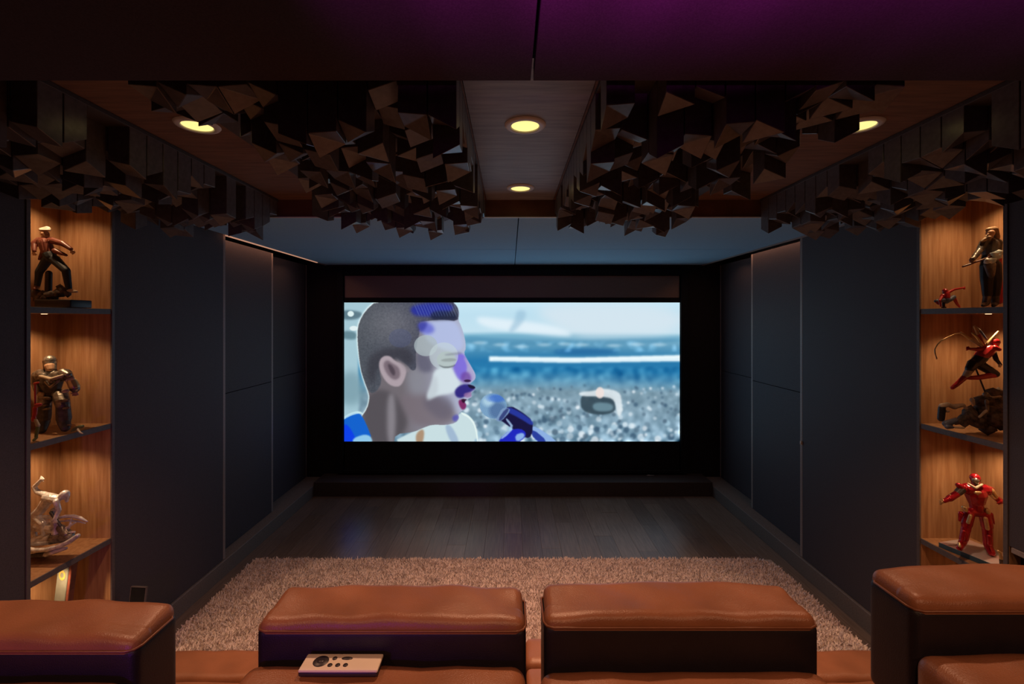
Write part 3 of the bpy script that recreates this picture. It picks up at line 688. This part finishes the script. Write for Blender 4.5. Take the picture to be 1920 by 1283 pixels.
# black framed board leaning by the left wall
c0 = P(255, 1110, 2.42)
t = thing('framed_board', 'thin black framed board leaning against the left wall behind the seats', 'picture frame', (-1.97, 2.42, 0.001))
def lean(bm):
    bmesh.ops.transform(bm, matrix=Matrix.Translation((-1.985, 2.42, 0.002)) @ Matrix.Rotation(R(-5), 4, 'X') @ Matrix.Rotation(R(3), 4, 'Y'), verts=bm.verts[:]); return bm
obj('board', lean(box(-0.038, 0.038, -0.004, 0.004, 0, 0.405, 0.001)), M['black'], t)
for bb in ((-0.042, -0.038, -0.006, 0.006, 0, 0.41), (0.038, 0.042, -0.006, 0.006, 0, 0.41), (-0.042, 0.042, -0.006, 0.006, 0.4055, 0.4095)):
    obj('frame_edge', lean(box(*bb, 0.0005)), M['nicheedge'], t)

# ------------------------------------------------------------------ collectible figurines
def caps_mesh(prims, vox):
    bm = bmesh.new()
    for (a, ra, b, rb, m) in prims:
        a, b = Vector(a), Vector(b); d = b - a; L = d.length
        if L < 1e-6: d = Vector((0, 0, 1)); L = 1e-6
        t = d.normalized(); s = t.cross(Vector((0.3, 1, 0.2))).normalized(); u = s.cross(t)
        prof = [(-ra, 0.0)] + [(-ra * math.cos(R(q_)), ra * math.sin(R(q_))) for q_ in (30, 60, 90)] + [(L + rb * math.sin(R(q_)), rb * math.cos(R(q_))) for q_ in (0, 30, 60)] + [(L + rb, 0.0)]
        rings = []
        for (h, r_) in prof:
            if r_ == 0: rings.append([bm.verts.new(a + t * h)])
            else: rings.append([bm.verts.new(a + t * h + r_ * (math.cos(k_ * math.pi / 5) * s + math.sin(k_ * math.pi / 5) * u)) for k_ in range(10)])
        for r0, r1 in zip(rings, rings[1:]):
            for k_ in range(10):
                f = list(dict.fromkeys([r0[k_ % len(r0)], r0[(k_ + 1) % 10 % len(r0)], r1[(k_ + 1) % 10 % len(r1)], r1[k_ % len(r1)]]))
                if len(f) > 2: bm.faces.new(f)
    bmesh.ops.recalc_face_normals(bm, faces=bm.faces[:])
    me = bpy.data.meshes.new('tmp'); bm.to_mesh(me); bm.free()
    o = bpy.data.objects.new('tmp', me); C.objects.link(o)
    rm = o.modifiers.new('r', 'REMESH'); rm.mode = 'VOXEL'; rm.voxel_size = vox
    sm = o.modifiers.new('s', 'SMOOTH'); sm.factor = 0.5; sm.iterations = 2
    dg = bpy.context.evaluated_depsgraph_get(); dg.update()
    out = bpy.data.meshes.new_from_object(o.evaluated_get(dg)); bpy.data.objects.remove(o); bpy.data.meshes.remove(me)
    return out
class Fig:
    def __init__(s, name, label, ox, oy, sc, Y, floor_z, vox=0.0022):
        s.ox, s.oy, s.sc, s.Y, s.fz, s.vox = ox, oy, sc, Y, floor_z, vox; s.px = []
        s.name, s.label = name, label; s.parts = []
    def pt(s, p):
        dy = p[2] if len(p) > 2 else 0.0
        return P(s.ox + p[0] / s.sc, s.oy + p[1] / s.sc, s.Y + dy)
    def r(s, v): return v / s.sc / FPX * s.Y
    def body(s, name, prims, label=None):
        """prims: (p0, r0, p1, r1, matname)"""
        pr = [(s.pt(a), s.r(ra), s.pt(b), s.r(rb), m) for (a, ra, b, rb, m) in prims]
        me = caps_mesh(pr, s.vox)
        mats = list(dict.fromkeys(p[4] for p in pr))
        for m in mats: me.materials.append(M[m])
        if len(mats) > 1:
            n = len(me.polygons); c = np.empty(n * 3); me.polygons.foreach_get('center', c); c = c.reshape(-1, 3)
            best = np.full(n, 1e9); ix = np.zeros(n, int)
            for (a, ra, b, rb, m) in pr:
                a_, b_ = np.array(a), np.array(b); d = b_ - a_; L2 = max(d @ d, 1e-12); t = np.clip(((c - a_) @ d) / L2, 0, 1)
                dist = np.linalg.norm(c - (a_ + t[:, None] * d), axis=1) - (ra + (rb - ra) * t)
                k = dist < best; best[k] = dist[k]; ix[k] = mats.index(m)
            me.polygons.foreach_set('material_index', ix.astype(np.int32))
        s.parts.append((name, me, None, label)); return s
    def mesh(s, name, bm, m, label=None):
        me = bpy.data.meshes.new(name); bm.to_mesh(me); bm.free(); me.materials.append(M[m]); s.parts.append((name, me, None, label))
    def done(s, group=None, cat='figurine'):
        zmin = min(min(v.co.z for v in p[1].vertices) for p in s.parts)
        dz = s.fz + 0.0008 - zmin
        cs = [v.co for p in s.parts for v in p[1].vertices]
        xs_ = [c.x for c in cs]; ys_ = [c.y for c in cs]
        print('FIG', s.name, 'x %.3f %.3f y %.3f %.3f dz %.3f' % (min(xs_), max(xs_), min(ys_), max(ys_), dz))
        root = thing(s.name, s.label, cat, ((min(xs_) + max(xs_)) / 2, s.Y, s.fz), group)
        for (n, me, m, lb) in s.parts:
            me.transform(Matrix.Translation(Vector((0, 0, dz)) - root.location))
            me.polygons.foreach_set('use_smooth', [True] * len(me.polygons))
            o = bpy.data.objects.new(n, me); C.objects.link(o); o.parent = root
            if lb: o['label'] = lb
        return root
def rockbm(s, pts, seed, jag=0.35):
    """angular rocks: list of (crop x, crop y, r crop, depth)"""
    rr = random.Random(seed); bm = bmesh.new()
    for (x, y, r, dy) in pts:
        c = s.pt((x, y, dy)); rad = s.r(r)
        res = bmesh.ops.create_icosphere(bm, subdivisions=1, radius=rad)
        for v in res['verts']:
            v.co = Vector((v.co.x * rr.uniform(1 - jag, 1 + jag), v.co.y * rr.uniform(1 - jag, 1 + jag), v.co.z * rr.uniform(1 - jag, 1 + jag))) + c
    return bm
def hand(p, d, m, n=4, L=26, r=5, spread=14):
    """four fingers and a thumb fanning from p in direction d (crop units)"""
    out = [(p, r * 2.2, (p[0] + d[0] * L * .5, p[1] + d[1] * L * .5, p[2] if len(p) > 2 else 0), r * 2, m)]
    nx, ny = -d[1], d[0]; dy = p[2] if len(p) > 2 else 0
    for i in range(n):
        o = (i - (n - 1) / 2); a = (p[0] + d[0] * L * .5 + nx * o * r * 1.6, p[1] + d[1] * L * .5 + ny * o * r * 1.6, dy)
        e = (1 - abs(o) * .12); b = (a[0] + d[0] * L * e + nx * o * spread * .3, a[1] + d[1] * L * e + ny * o * spread * .3, dy + 0.003)
        out.append((a, r, b, r * .8, m))
    out.append(((p[0] + nx * r * 2, p[1] + ny * r * 2, dy), r * 1.1, (p[0] + nx * r * 5 + d[0] * L * .4, p[1] + ny * r * 5 + d[1] * L * .4, dy), r * .8, m))
    return out
# left cabinet, top shelf: man in cap and brown jacket, legs braced
f = Fig('figurine', 'capped man figurine in brown jacket on the left cabinet top shelf', 0, 380, 5.8333, 2.19, SH[0])
f.body('body', [
    ((492, 335), 40, (500, 352), 34, 'skin'), ((520, 345), 12, (536, 352), 9, 'skin'), ((488, 372), 24, (485, 395), 26, 'skin'),
    ((470, 415), 52, (520, 425), 48, 'jacket'), ((495, 440), 66, (530, 540), 58, 'jacket'), ((540, 560), 60, (560, 595), 58, 'trouser'),
    ((520, 615), 50, (430, 750, -0.01), 38, 'trouser'), ((430, 750, -0.01), 37, (408, 900), 26, 'trouser'), ((408, 915), 24, (380, 935, -0.02), 18, 'jacket'),
    ((600, 615), 52, (722, 735, -0.01), 40, 'trouser'), ((722, 735, -0.01), 40, (752, 930), 30, 'trouser'), ((760, 955), 24, (835, 966, -0.01), 15, 'bone'),
    ((560, 405), 38, (685, 440, -0.01), 31, 'jacket'), ((685, 440, -0.01), 31, (775, 500, -0.015), 21, 'jacket'),
    ((430, 405), 36, (372, 440, -0.015), 30, 'jacket'), ((372, 440, -0.015), 28, (375, 520, -0.03), 20, 'jacket')]
    + hand((785, 515, -0.015), (0.6, 0.8), 'skin', L=30, r=6) + hand((378, 535, -0.03), (0.1, 1), 'skin', L=24, r=6))
f.body('cap', [((440, 290, -0.012), 10, (545, 292, -0.012), 9, 'hatw'), ((460, 284), 20, (520, 276), 26, 'hatw'), ((450, 288), 22, (535, 284), 20, 'hatw')], 'pale flat cap')
f.body('jacket_hem', [((470, 520, -0.012), 22, (430, 610, -0.01), 14, 'jacket'), ((600, 520, -0.012), 30, (725, 568, -0.012), 14, 'jacket'), ((450, 410, -0.03), 8, (475, 520, -0.032), 8, 'jacket'), ((530, 410, -0.03), 8, (520, 520, -0.032), 8, 'jacket')])
f.body('post', [((535, 765), 32, (530, 950), 32, 'blackfig')])
f.mesh('rocks', rockbm(f, [(390, 985, 60, 0), (470, 1000, 60, .01), (560, 1000, 60, -.01), (640, 985, 62, 0), (700, 950, 58, .01), (740, 985, 40, 0), (660, 920, 36, 0.01), (600, 1040, 46, 0), (500, 1040, 50, 0), (430, 1040, 50, 0)], 4), 'rock')
pa = f.pt((372, 1140, -0.05)); pb = f.pt((772, 1052, -0.05)); f.mesh('plinth', rbox((pa.x, 2.14, pa.z), (pb.x, 2.25, pb.z), 0.004, 2, 2), 'blackfig', 'black plinth')
f.done('collectible figurines in the display cabinets')
# left cabinet, second shelf: bulky grey armoured figure
f = Fig('figurine', 'bulky grey armoured figurine with a hood on the left cabinet middle shelf', 0, 640, 5.8333, 2.20, SH[1])
f.body('body', [
    ((545, 225, -0.005), 48, (550, 250, -0.008), 40, 'skin'), ((545, 200), 50, (545, 180), 50, 'gun'), ((560, 275), 50, (560, 300), 60, 'armour'),
    ((450, 335), 60, (680, 335), 60, 'gun'), ((565, 400), 104, (570, 470), 80, 'armour'), ((570, 500), 72, (575, 540), 70, 'blackfig'),
    ((725, 305), 50, (765, 375), 40, 'gun'), ((765, 375), 38, (820, 470), 46, 'gun'), ((410, 325), 50, (392, 420), 40, 'gun'), ((392, 420), 38, (425, 510, -.02), 36, 'gun'),
    ((505, 555), 66, (490, 640, -.02), 62, 'gun'), ((490, 650, -.02), 60, (480, 790, -.01), 64, 'armour'), ((480, 830, -.01), 56, (462, 915, -.03), 42, 'armour'),
    ((660, 545), 72, (690, 650, -.02), 64, 'gun'), ((690, 660, -.02), 62, (700, 800, -.01), 68, 'armour'), ((700, 830, -.01), 60, (715, 900, -.03), 44, 'armour')]
    + hand((822, 510), (0.1, 1), 'skin', L=26, r=9) + hand((440, 525, -.03), (0.3, .9), 'skin', L=22, r=8))
f.body('hood', [((545, 165, .004), 60, (548, 175, .01), 62, 'gun'), ((490, 190, .006), 18, (492, 260, .0), 16, 'gun'), ((602, 190, .006), 16, (604, 255, 0), 14, 'gun')], 'pale rounded hood')
f.body('shoulder_guard', [((440, 300, -.01), 44, (470, 330, -.03), 34, 'gun')]); f.body('shoulder_guard', [((690, 295, -.01), 46, (745, 320, -.02), 36, 'gun')])
f.body('collar_plate', [((440, 335, -.04), 16, (560, 368, -.055), 20, 'bone'), ((560, 368, -.055), 20, (680, 330, -.04), 16, 'bone')], 'pale collar plate')
f.body('chest_plate', [((500, 400, -.045), 14, (555, 455, -.055), 13, 'gun'), ((555, 455, -.055), 13, (640, 385, -.045), 14, 'gun'), ((555, 385, -.055), 24, (556, 390, -.055), 22, 'gun')])
f.body('forearm_guard', [((735, 385, -.01), 20, (790, 355, -.01), 20, 'bone'), ((790, 400), 48, (815, 450), 50, 'gold')], 'gold forearm guard')
f.body('knee_guard', [((440, 575, -.03), 20, (540, 575, -.03), 20, 'gun'), ((450, 540, -.03), 22, (465, 535, -.03), 22, 'bone')]); f.body('knee_guard', [((620, 610, -.04), 18, (740, 600, -.04), 18, 'gun'), ((700, 500, -.03), 22, (735, 495, -.03), 22, 'bone')])
f.body('shin_guard', [((440, 700, -.035), 14, (540, 690, -.035), 14, 'gun')]); f.body('shin_guard', [((640, 690, -.035), 14, (750, 680, -.035), 14, 'gun'), ((660, 880, -.03), 14, (770, 870, -.03), 12, 'gun')])
f.done('collectible figurines in the display cabinets')
f = Fig('small_figurine', 'small green figurine lying beside the grey armoured figure', 0, 640, 5.8333, 2.17, SH[1], 0.0016)
f.body('body', [((800, 890), 16, (850, 865), 20, 'green'), ((850, 865), 20, (900, 850), 18, 'green'), ((850, 885, -.01), 12, (880, 920, -.02), 9, 'bone'), ((880, 920, -.02), 9, (905, 930, -.02), 6, 'bone'), ((795, 890), 10, (780, 905, -.01), 7, 'green')])
f.done(None)
f = Fig('small_figurine', 'small red and tan figurine half hidden by the left cabinet edge', 0, 640, 5.8333, 2.03, SH[1], 0.0016)
f.body('body', [((400, 640), 24, (440, 630), 18, 'red'), ((385, 670), 22, (380, 740), 20, 'red'), ((375, 740), 16, (370, 800), 22, 'red'), ((390, 800), 16, (415, 860), 20, 'bone'), ((415, 860), 18, (395, 980), 16, 'green'), ((400, 990), 14, (370, 1020, -.01), 14, 'green'), ((380, 400), 14, (420, 390), 12, 'red'), ((385, 400), 10, (385, 660), 10, 'red')])
f.done(None)
# left cabinet, third shelf: chrome rider leaning over a curved board
f = Fig('figurine', 'chrome rider figurine leaning over a curved board, left cabinet', 0, 880, 4.936, 2.15, SH[2])
f.body('body', [
    ((600, 330), 40, (575, 352), 34, 'chrome'), ((620, 345), 24, (618, 392), 14, 'chrome'), ((560, 360), 26, (530, 375), 30, 'chrome'), ((520, 375), 42, (440, 360), 46, 'chrome'), ((450, 370), 48, (380, 470), 40, 'chrome'),
    ((380, 470), 42, (330, 520), 42, 'chrome'), ((330, 530), 36, (390, 600, -.02), 28, 'chrome'), ((390, 600, -.02), 26, (400, 700, -.02), 18, 'chrome'), ((330, 540, .02), 36, (310, 640, .02), 26, 'chrome'), ((310, 640, .02), 24, (330, 740, .02), 18, 'chrome'),
    ((430, 340), 30, (340, 305), 22, 'chrome'), ((340, 305), 22, (318, 262), 18, 'chrome'), ((318, 262), 18, (370, 205), 14, 'chrome'),
    ((520, 400, -.02), 26, (545, 480, -.02), 20, 'chrome'), ((545, 480, -.02), 20, (510, 560, -.03), 16, 'chrome')] + hand((375, 200), (0.6, -0.7), 'chrome', L=26, r=6) + hand((510, 565, -.03), (0, 1), 'chrome', L=22, r=6))
f.body('engine_block', [((380, 620), 60, (480, 640), 50, 'chrome'), ((500, 480), 28, (520, 690), 34, 'chrome'), ((400, 540), 18, (540, 545), 16, 'chrome'), ((470, 500, -.02), 14, (560, 620, -.02), 12, 'armour')])
f.body('front_cowl', [((560, 640), 34, (620, 700), 44, 'gun'), ((600, 650), 12, (700, 590), 9, 'chrome'), ((620, 680), 12, (690, 680), 10, 'chrome'), ((640, 640), 10, (660, 560), 8, 'chrome')])
for nm_, arc, rr_, dd in (('blade', [(540, 550), (600, 534), (680, 532), (745, 550), (808, 582)], [10, 15, 17, 15, 7], 0), ('blade', [(560, 580), (640, 572), (720, 580), (790, 598)], [8, 10, 10, 6], 0.01)):
    f.body(nm_, [((*arc[i], dd), rr_[i], (*arc[i + 1], dd), rr_[i + 1], 'chrome') for i in range(len(arc) - 1)])
bdp = [(250, 840), (330, 850), (430, 845), (540, 815), (640, 770), (720, 715)]
f.body('board', sum([[((x_, y_, dd), 22, (bdp[i + 1][0], bdp[i + 1][1], dd), 20, 'chrome') for i, (x_, y_) in enumerate(bdp[:-1])] for dd in (-0.04, -0.02, 0.0, 0.02, 0.04)], []), 'curved chrome board')
f.body('fairing', [((330, 760), 46, (480, 740), 52, 'chrome'), ((480, 740), 52, (640, 720), 44, 'gun')])
f.body('plinth', sum([[((270, 900, dd), 16, (420, 890, dd), 22, 'armour'), ((420, 890, dd), 22, (610, 830, dd), 14, 'chrome')] for dd in (-0.03, 0.0, 0.03)], []), 'dark polished base')
f.done('collectible figurines in the display cabinets')
# left cabinet, bottom: tall grey box with ring emblem
ex0 = P(124, 1106, 2.27)
t = thing('emblem_box', 'tall slim grey box with a yellow ring mark in the lowest left cabinet bay', 'box', (ex0.x, 2.27, 0.136))
def tb(bm): bmesh.ops.transform(bm, matrix=Matrix.Translation((ex0.x - 0.05, 2.262, 0.147)) @ Matrix.Rotation(R(7), 4, 'Y') @ Matrix.Rotation(R(-14), 4, 'Z'), verts=bm.verts[:]); return bm
obj('box_body', tb(box(-0.034, 0.034, -0.012, 0.012, 0, 0.505, 0.002)), M['slate'], t)
bmr = bmesh.new()
for (ra, rb) in ((0.011, 0.021),):
    n = 28; vi = [[bmr.verts.new((r_ * math.cos(2 * math.pi * k / n), 0.0, r_ * 1.15 * math.sin(2 * math.pi * k / n))) for k in range(n)] for r_ in (ra, rb)]
    for k in range(n): bmr.faces.new((vi[0][k], vi[0][(k + 1) % n], vi[1][(k + 1) % n], vi[1][k]))
bmesh.ops.solidify(bmr, geom=bmr.faces[:], thickness=0.001)
bmesh.ops.translate(bmr, vec=(0, -0.0135, 0.437), verts=bmr.verts[:])
obj('ring_mark', tb(bmr), M['yellow'], t, label='yellow ring mark')
obj('side_strip', tb(box(0.0345, 0.050, -0.010, 0.016, 0, 0.50, 0.002)), M['jacket'], t, label='dark red brown side')

# right cabinet, top shelf: crouching acrobat, long haired warrior
f = Fig('small_figurine', 'small crouching acrobat figurine in plain red and blue, right cabinet top shelf', 1700, 380, 5.832, 2.27, SH[0], 0.0013)
f.body('body', [((420, 968), 27, (422, 982), 24, 'red'), ((430, 1000), 34, (430, 1040), 36, 'red'), ((395, 1020), 22, (385, 1030), 20, 'red'), ((430, 1060), 36, (430, 1078), 34, 'blue'),
    ((455, 985), 16, (520, 952), 13, 'red'), ((520, 952), 13, (610, 936), 10, 'red'), ((385, 1030), 16, (360, 1075, -.02), 12, 'red'), ((360, 1080, -.02), 12, (372, 1125, -.02), 9, 'red'),
    ((470, 1065), 26, (515, 1035), 22, 'blue'), ((515, 1040), 20, (550, 1110), 14, 'red'), ((550, 1110), 14, (578, 1142), 10, 'red'), ((400, 1070), 26, (320, 1080), 18, 'blue'), ((320, 1085), 14, (350, 1110, -.01), 12, 'red')] + hand((620, 936), (1, -.1), 'red', L=16, r=4) + hand((374, 1128, -.02), (.2, 1), 'red', L=10, r=3))
f.body('post', [((403, 1080), 14, (403, 1145), 14, 'blackfig'), ((385, 1148), 8, (425, 1148), 8, 'blackfig')])
f.done(None)
f = Fig('figurine', 'long haired warrior figurine holding a staff, right cabinet top shelf', 1700, 380, 5.832, 2.13, SH[0])
f.body('body', [((915, 345, -.004), 40, (910, 372, -.006), 32, 'skin'), ((892, 355, -.015), 10, (886, 368, -.016), 8, 'skin'), ((920, 395), 26, (920, 415), 34, 'armour'),
    ((860, 440), 44, (985, 450), 46, 'armour'), ((915, 480), 78, (905, 570), 66, 'armour'), ((905, 600), 66, (905, 660), 78, 'blackfig'),
    ((845, 445), 38, (800, 530, -.01), 34, 'armour'), ((800, 530, -.01), 33, (722, 630, -.03), 24, 'gun'), ((995, 450), 42, (1000, 540), 34, 'armour'), ((1000, 540), 32, (930, 600, -.03), 26, 'gun'),
    ((880, 700), 66, (875, 860), 56, 'blackfig'), ((875, 860), 54, (880, 1020), 42, 'blackfig'), ((880, 1040), 38, (865, 1110), 34, 'gun'), ((865, 1120), 26, (835, 1135, -.03), 20, 'gun'),
    ((950, 700), 66, (970, 860), 56, 'blackfig'), ((970, 860), 54, (965, 1020), 42, 'blackfig'), ((965, 1040), 38, (965, 1110), 34, 'armour'), ((965, 1120), 26, (950, 1138, -.03), 20, 'armour')]
    + hand((715, 645, -.03), (-.8, .3), 'skin', L=22, r=8) + hand((915, 605, -.035), (-.8, .2), 'skin', L=20, r=8))
f.body('hair', [((900, 310), 30, (960, 305), 34, 'hair'), ((960, 310), 34, (990, 390), 26, 'hair'), ((985, 390), 26, (1000, 440), 14, 'hair'), ((880, 380, -.01), 18, (860, 420, -.01), 18, 'hair'), ((850, 415, -.01), 20, (820, 440, -.01), 14, 'hair'), ((905, 395, -.02), 22, (905, 415, -.02), 14, 'hair')])
f.body('staff', [((615, 712, -.035), 11, (900, 610, -.04), 10, 'jacket'), ((900, 610, -.04), 10, (1010, 570, -.04), 9, 'jacket')])
f.mesh('crystal_axe_head', rockbm(f, [(880, 655, 34, -.045), (930, 645, 42, -.045), (985, 600, 48, -.04), (1005, 560, 42, -.04), (960, 580, 40, -.045)], 9, .3), 'ice', 'pale blue crystal head')
f.body('coat_flap', [((880, 690, -.035), 30, (920, 810, -.03), 26, 'armour'), ((940, 690, -.035), 30, (930, 800, -.03), 26, 'gun')])
f.body('cape', [((1000, 480, .035), 30, (1010, 1090, .04), 34, 'red'), ((900, 500, .035), 26, (890, 1040, .035), 26, 'red'), ((950, 490, .038), 30, (950, 1080, .04), 32, 'red')], 'dark red cape')
f.done('collectible figurines in the display cabinets')
# right cabinet, second shelf: leaping acrobat with gold streamers over rocks
f = Fig('figurine', 'leaping red and black figurine with gold rods over rocks, right cabinet', 1700, 590, 5.13, 2.13, SH[1])
f.body('body', [((848, 268), 42, (845, 290), 34, 'red'), ((820, 310), 26, (800, 325), 40, 'red'), ((790, 340), 52, (720, 400), 56, 'red'), ((720, 410), 54, (660, 470), 50, 'blackfig'),
    ((640, 470), 46, (608, 520, -.01), 38, 'blackfig'), ((608, 530, -.01), 34, (560, 600), 26, 'bone'), ((560, 600), 26, (490, 665), 22, 'red'), ((490, 665), 22, (440, 705), 18, 'red'),
    ((700, 480), 46, (850, 570, -.02), 36, 'blackfig'), ((850, 578, -.02), 30, (700, 605, -.02), 24, 'red'), ((700, 605, -.02), 24, (600, 610, -.01), 18, 'red'),
    ((760, 325), 26, (670, 335), 20, 'red'), ((670, 335), 18, (605, 330), 13, 'red'), ((850, 320, -.02), 26, (890, 335, -.03), 18, 'red'), ((830, 350), 24, (860, 430, -.02), 20, 'blackfig'), ((860, 430, -.02), 18, (900, 480, -.03), 14, 'blackfig')]
    + hand((600, 330), (-1, -.1), 'red', L=20, r=5) + hand((895, 482, -.03), (.7, .5), 'bone', L=16, r=6))
f.body('gold_rod', [((715, 300), 15, (610, 235), 15, 'bone'), ((610, 235), 15, (525, 175), 11, 'gold')]); f.body('gold_rod', [((730, 290), 13, (680, 220), 12, 'gold'), ((680, 220), 12, (630, 178), 9, 'gold')])
f.body('gold_rod', [((745, 300), 12, (690, 190), 14, 'red'), ((690, 190), 14, (650, 115), 10, 'gold')]); f.body('gold_rod', [((770, 240), 9, (700, 150), 12, 'blue'), ((700, 150), 12, (655, 110), 8, 'bone')])
f.body('gold_rod', [((765, 295), 16, (820, 230), 13, 'gold'), ((820, 230), 13, (880, 165), 10, 'gold')])
wp = [(525, 178), (460, 188), (400, 215), (340, 245), (295, 290), (270, 335), (275, 380), (290, 425)]
f.body('wire_tendril', [((*wp[i], 0.0), 6.0, (*wp[i + 1], 0.0), 6.0 if i < 5 else 7.5, 'gold') for i in range(7)])
f.body('support_rod', [((665, 520), 8, (750, 735), 8, 'blackfig'), ((750, 735), 8, (770, 800), 8, 'blackfig')])
f.mesh('rocks', rockbm(f, [(830, 780, 80, 0), (880, 760, 60, .02), (740, 830, 80, 0), (860, 880, 110, 0), (730, 930, 100, .01), (620, 960, 80, 0), (820, 1000, 110, -.01), (680, 1040, 80, 0), (560, 1010, 70, .01), (900, 1060, 70, 0), (780, 1090, 60, -.01), (470, 1030, 46, 0), (400, 1060, 36, 0)], 21, .4), 'rock')
f.body('fallen_limb', [((330, 1000), 30, (340, 900), 30, 'blackfig'), ((340, 880), 26, (400, 865), 22, 'bone'), ((400, 870), 20, (460, 890), 24, 'bone'), ((460, 885), 24, (540, 870), 18, 'bone'), ((540, 870), 16, (580, 910), 14, 'bone'), ((340, 925), 18, (400, 930), 12, 'bone')], 'cream coiled piece')
f.body('small_debris', [((630, 820, -.02), 20, (645, 860, -.02), 12, 'bone'), ((760, 770, -.04), 26, (790, 790, -.04), 18, 'gun'), ((820, 800, -.05), 13, (900, 790, -.05), 11, 'gun'), ((760, 930, -.05), 14, (700, 985, -.05), 11, 'bone'), ((770, 830, -.05), 16, (780, 940, -.05), 12, 'gun')])
f.body('blue_debris', [((380, 1050, -.02), 32, (470, 1020, -.02), 24, 'blue'), ((390, 1080, -.03), 22, (440, 1085, -.03), 14, 'blue'), ((470, 1085, -.03), 12, (550, 1090, -.03), 10, 'bone')])
f.done('collectible figurines in the display cabinets')
# right cabinet, third shelf: book with red armoured robot standing on it
bz = SH[2] + 0.0006
bk = thing('large_book', 'large flat pink covered book under the red armoured figurine', 'book', (2.235, 2.175, bz))
def tk(bm): bmesh.ops.transform(bm, matrix=Matrix.Translation((2.228, 2.178, 0)) @ Matrix.Rotation(R(14), 4, 'Z'), verts=bm.verts[:]); return bm
obj('pages', tk(box(-0.084, 0.084, -0.128, 0.128, bz + 0.003, bz + 0.019)), M['bone'], bk)
obj('cover', tk(box(-0.088, 0.088, -0.132, 0.132, bz + 0.0192, bz + 0.022, 0.0005)), M['pink'], bk)
obj('cover', tk(box(-0.088, 0.088, -0.132, 0.132, bz, bz + 0.0028, 0.0005)), M['bookblue'], bk)
obj('spine', tk(box(-0.0905, -0.0885, -0.132, 0.132, bz, bz + 0.022, 0.0005)), M['bookblue'], bk, label='dark blue spine')
f = Fig('figurine', 'red armoured robot figurine standing on the flat book, right cabinet', 1700, 840, 5.345, 2.17, bz + 0.0222)
f.body('body', [((685, 235), 46, (688, 275), 36, 'redmetal'), ((690, 262, -.014), 30, (692, 292, -.012), 22, 'gun'), ((700, 310), 40, (700, 340), 60, 'redmetal'),
    ((610, 345), 60, (775, 355), 62, 'redmetal'), ((690, 400), 92, (695, 450), 76, 'redmetal'), ((695, 480), 60, (700, 540), 56, 'redmetal'), ((650, 575), 44, (750, 580), 46, 'redmetal'),
    ((555, 345), 40, (505, 390), 32, 'armour'), ((505, 390), 32, (430, 440), 32, 'redmetal'), ((430, 440), 28, (370, 470), 18, 'redmetal'), ((830, 360), 40, (880, 420), 30, 'gold'), ((880, 420), 28, (935, 465), 30, 'redmetal'),
    ((625, 590), 48, (600, 700), 46, 'redmetal'), ((600, 710), 40, (570, 850), 38, 'redmetal'), ((565, 870), 34, (530, 935, -.02), 28, 'redmetal'),
    ((780, 595), 50, (805, 720), 50, 'redmetal'), ((808, 740), 44, (815, 900), 40, 'redmetal'), ((815, 910), 36, (850, 985, -.02), 32, 'redmetal')]
    + hand((365, 474), (-.95, .15), 'gold', L=26, r=7) + hand((940, 470, -.01), (.3, .9), 'redmetal', L=18, r=8))
f.body('collar', [((620, 295, -.02), 12, (690, 335, -.04), 12, 'bone'), ((690, 335, -.04), 12, (755, 300, -.02), 12, 'bone')], 'pale collar')
f.body('shoulder_guard', [((515, 305), 24, (570, 345), 42, 'redmetal')]); f.body('shoulder_guard', [((780, 335), 40, (850, 350), 26, 'redmetal')])
f.body('chest_boss', [((690, 380, -.045), 14, (735, 380, -.045), 14, 'gold'), ((712, 395, -.045), 10, (712, 400, -.045), 8, 'gold')], 'gold chest boss')
f.body('wrist_guard', [((440, 412), 16, (480, 405), 16, 'gold')]); f.body('hip_guard', [((575, 530, -.02), 22, (590, 555, -.02), 22, 'gold')]); f.body('hip_guard', [((805, 555, -.02), 22, (815, 575, -.02), 22, 'gold')])
f.body('thigh_plate', [((640, 610, -.03), 16, (615, 680, -.03), 16, 'gold')]); f.body('thigh_plate', [((790, 640, -.03), 18, (810, 740, -.03), 18, 'gold')])
f.body('side_plate', [((545, 590), 24, (530, 660), 12, 'redmetal')]); f.body('side_plate', [((840, 600), 24, (870, 690), 12, 'redmetal')])
f.body('shin_guard', [((575, 770, -.03), 18, (560, 850, -.03), 16, 'redmetal')]); f.body('shin_guard', [((825, 820, -.03), 18, (830, 900, -.03), 16, 'redmetal')])
f.body('boot_tip', [((525, 890, -.03), 14, (530, 915, -.04), 14, 'gold')])
f.done('collectible figurines in the display cabinets')
f = Fig('small_figurine', 'small dark gold figurine behind the red robot by the cabinet edge', 1700, 840, 5.345, 2.03, SH[2], 0.0016)
f.body('body', [((915, 880), 12, (945, 900), 12, 'gold'), ((935, 900), 14, (950, 960), 18, 'gold'), ((950, 960), 18, (960, 1100), 20, 'rock'), ((930, 1100), 12, (960, 1110), 12, 'rock')])
f.done(None)
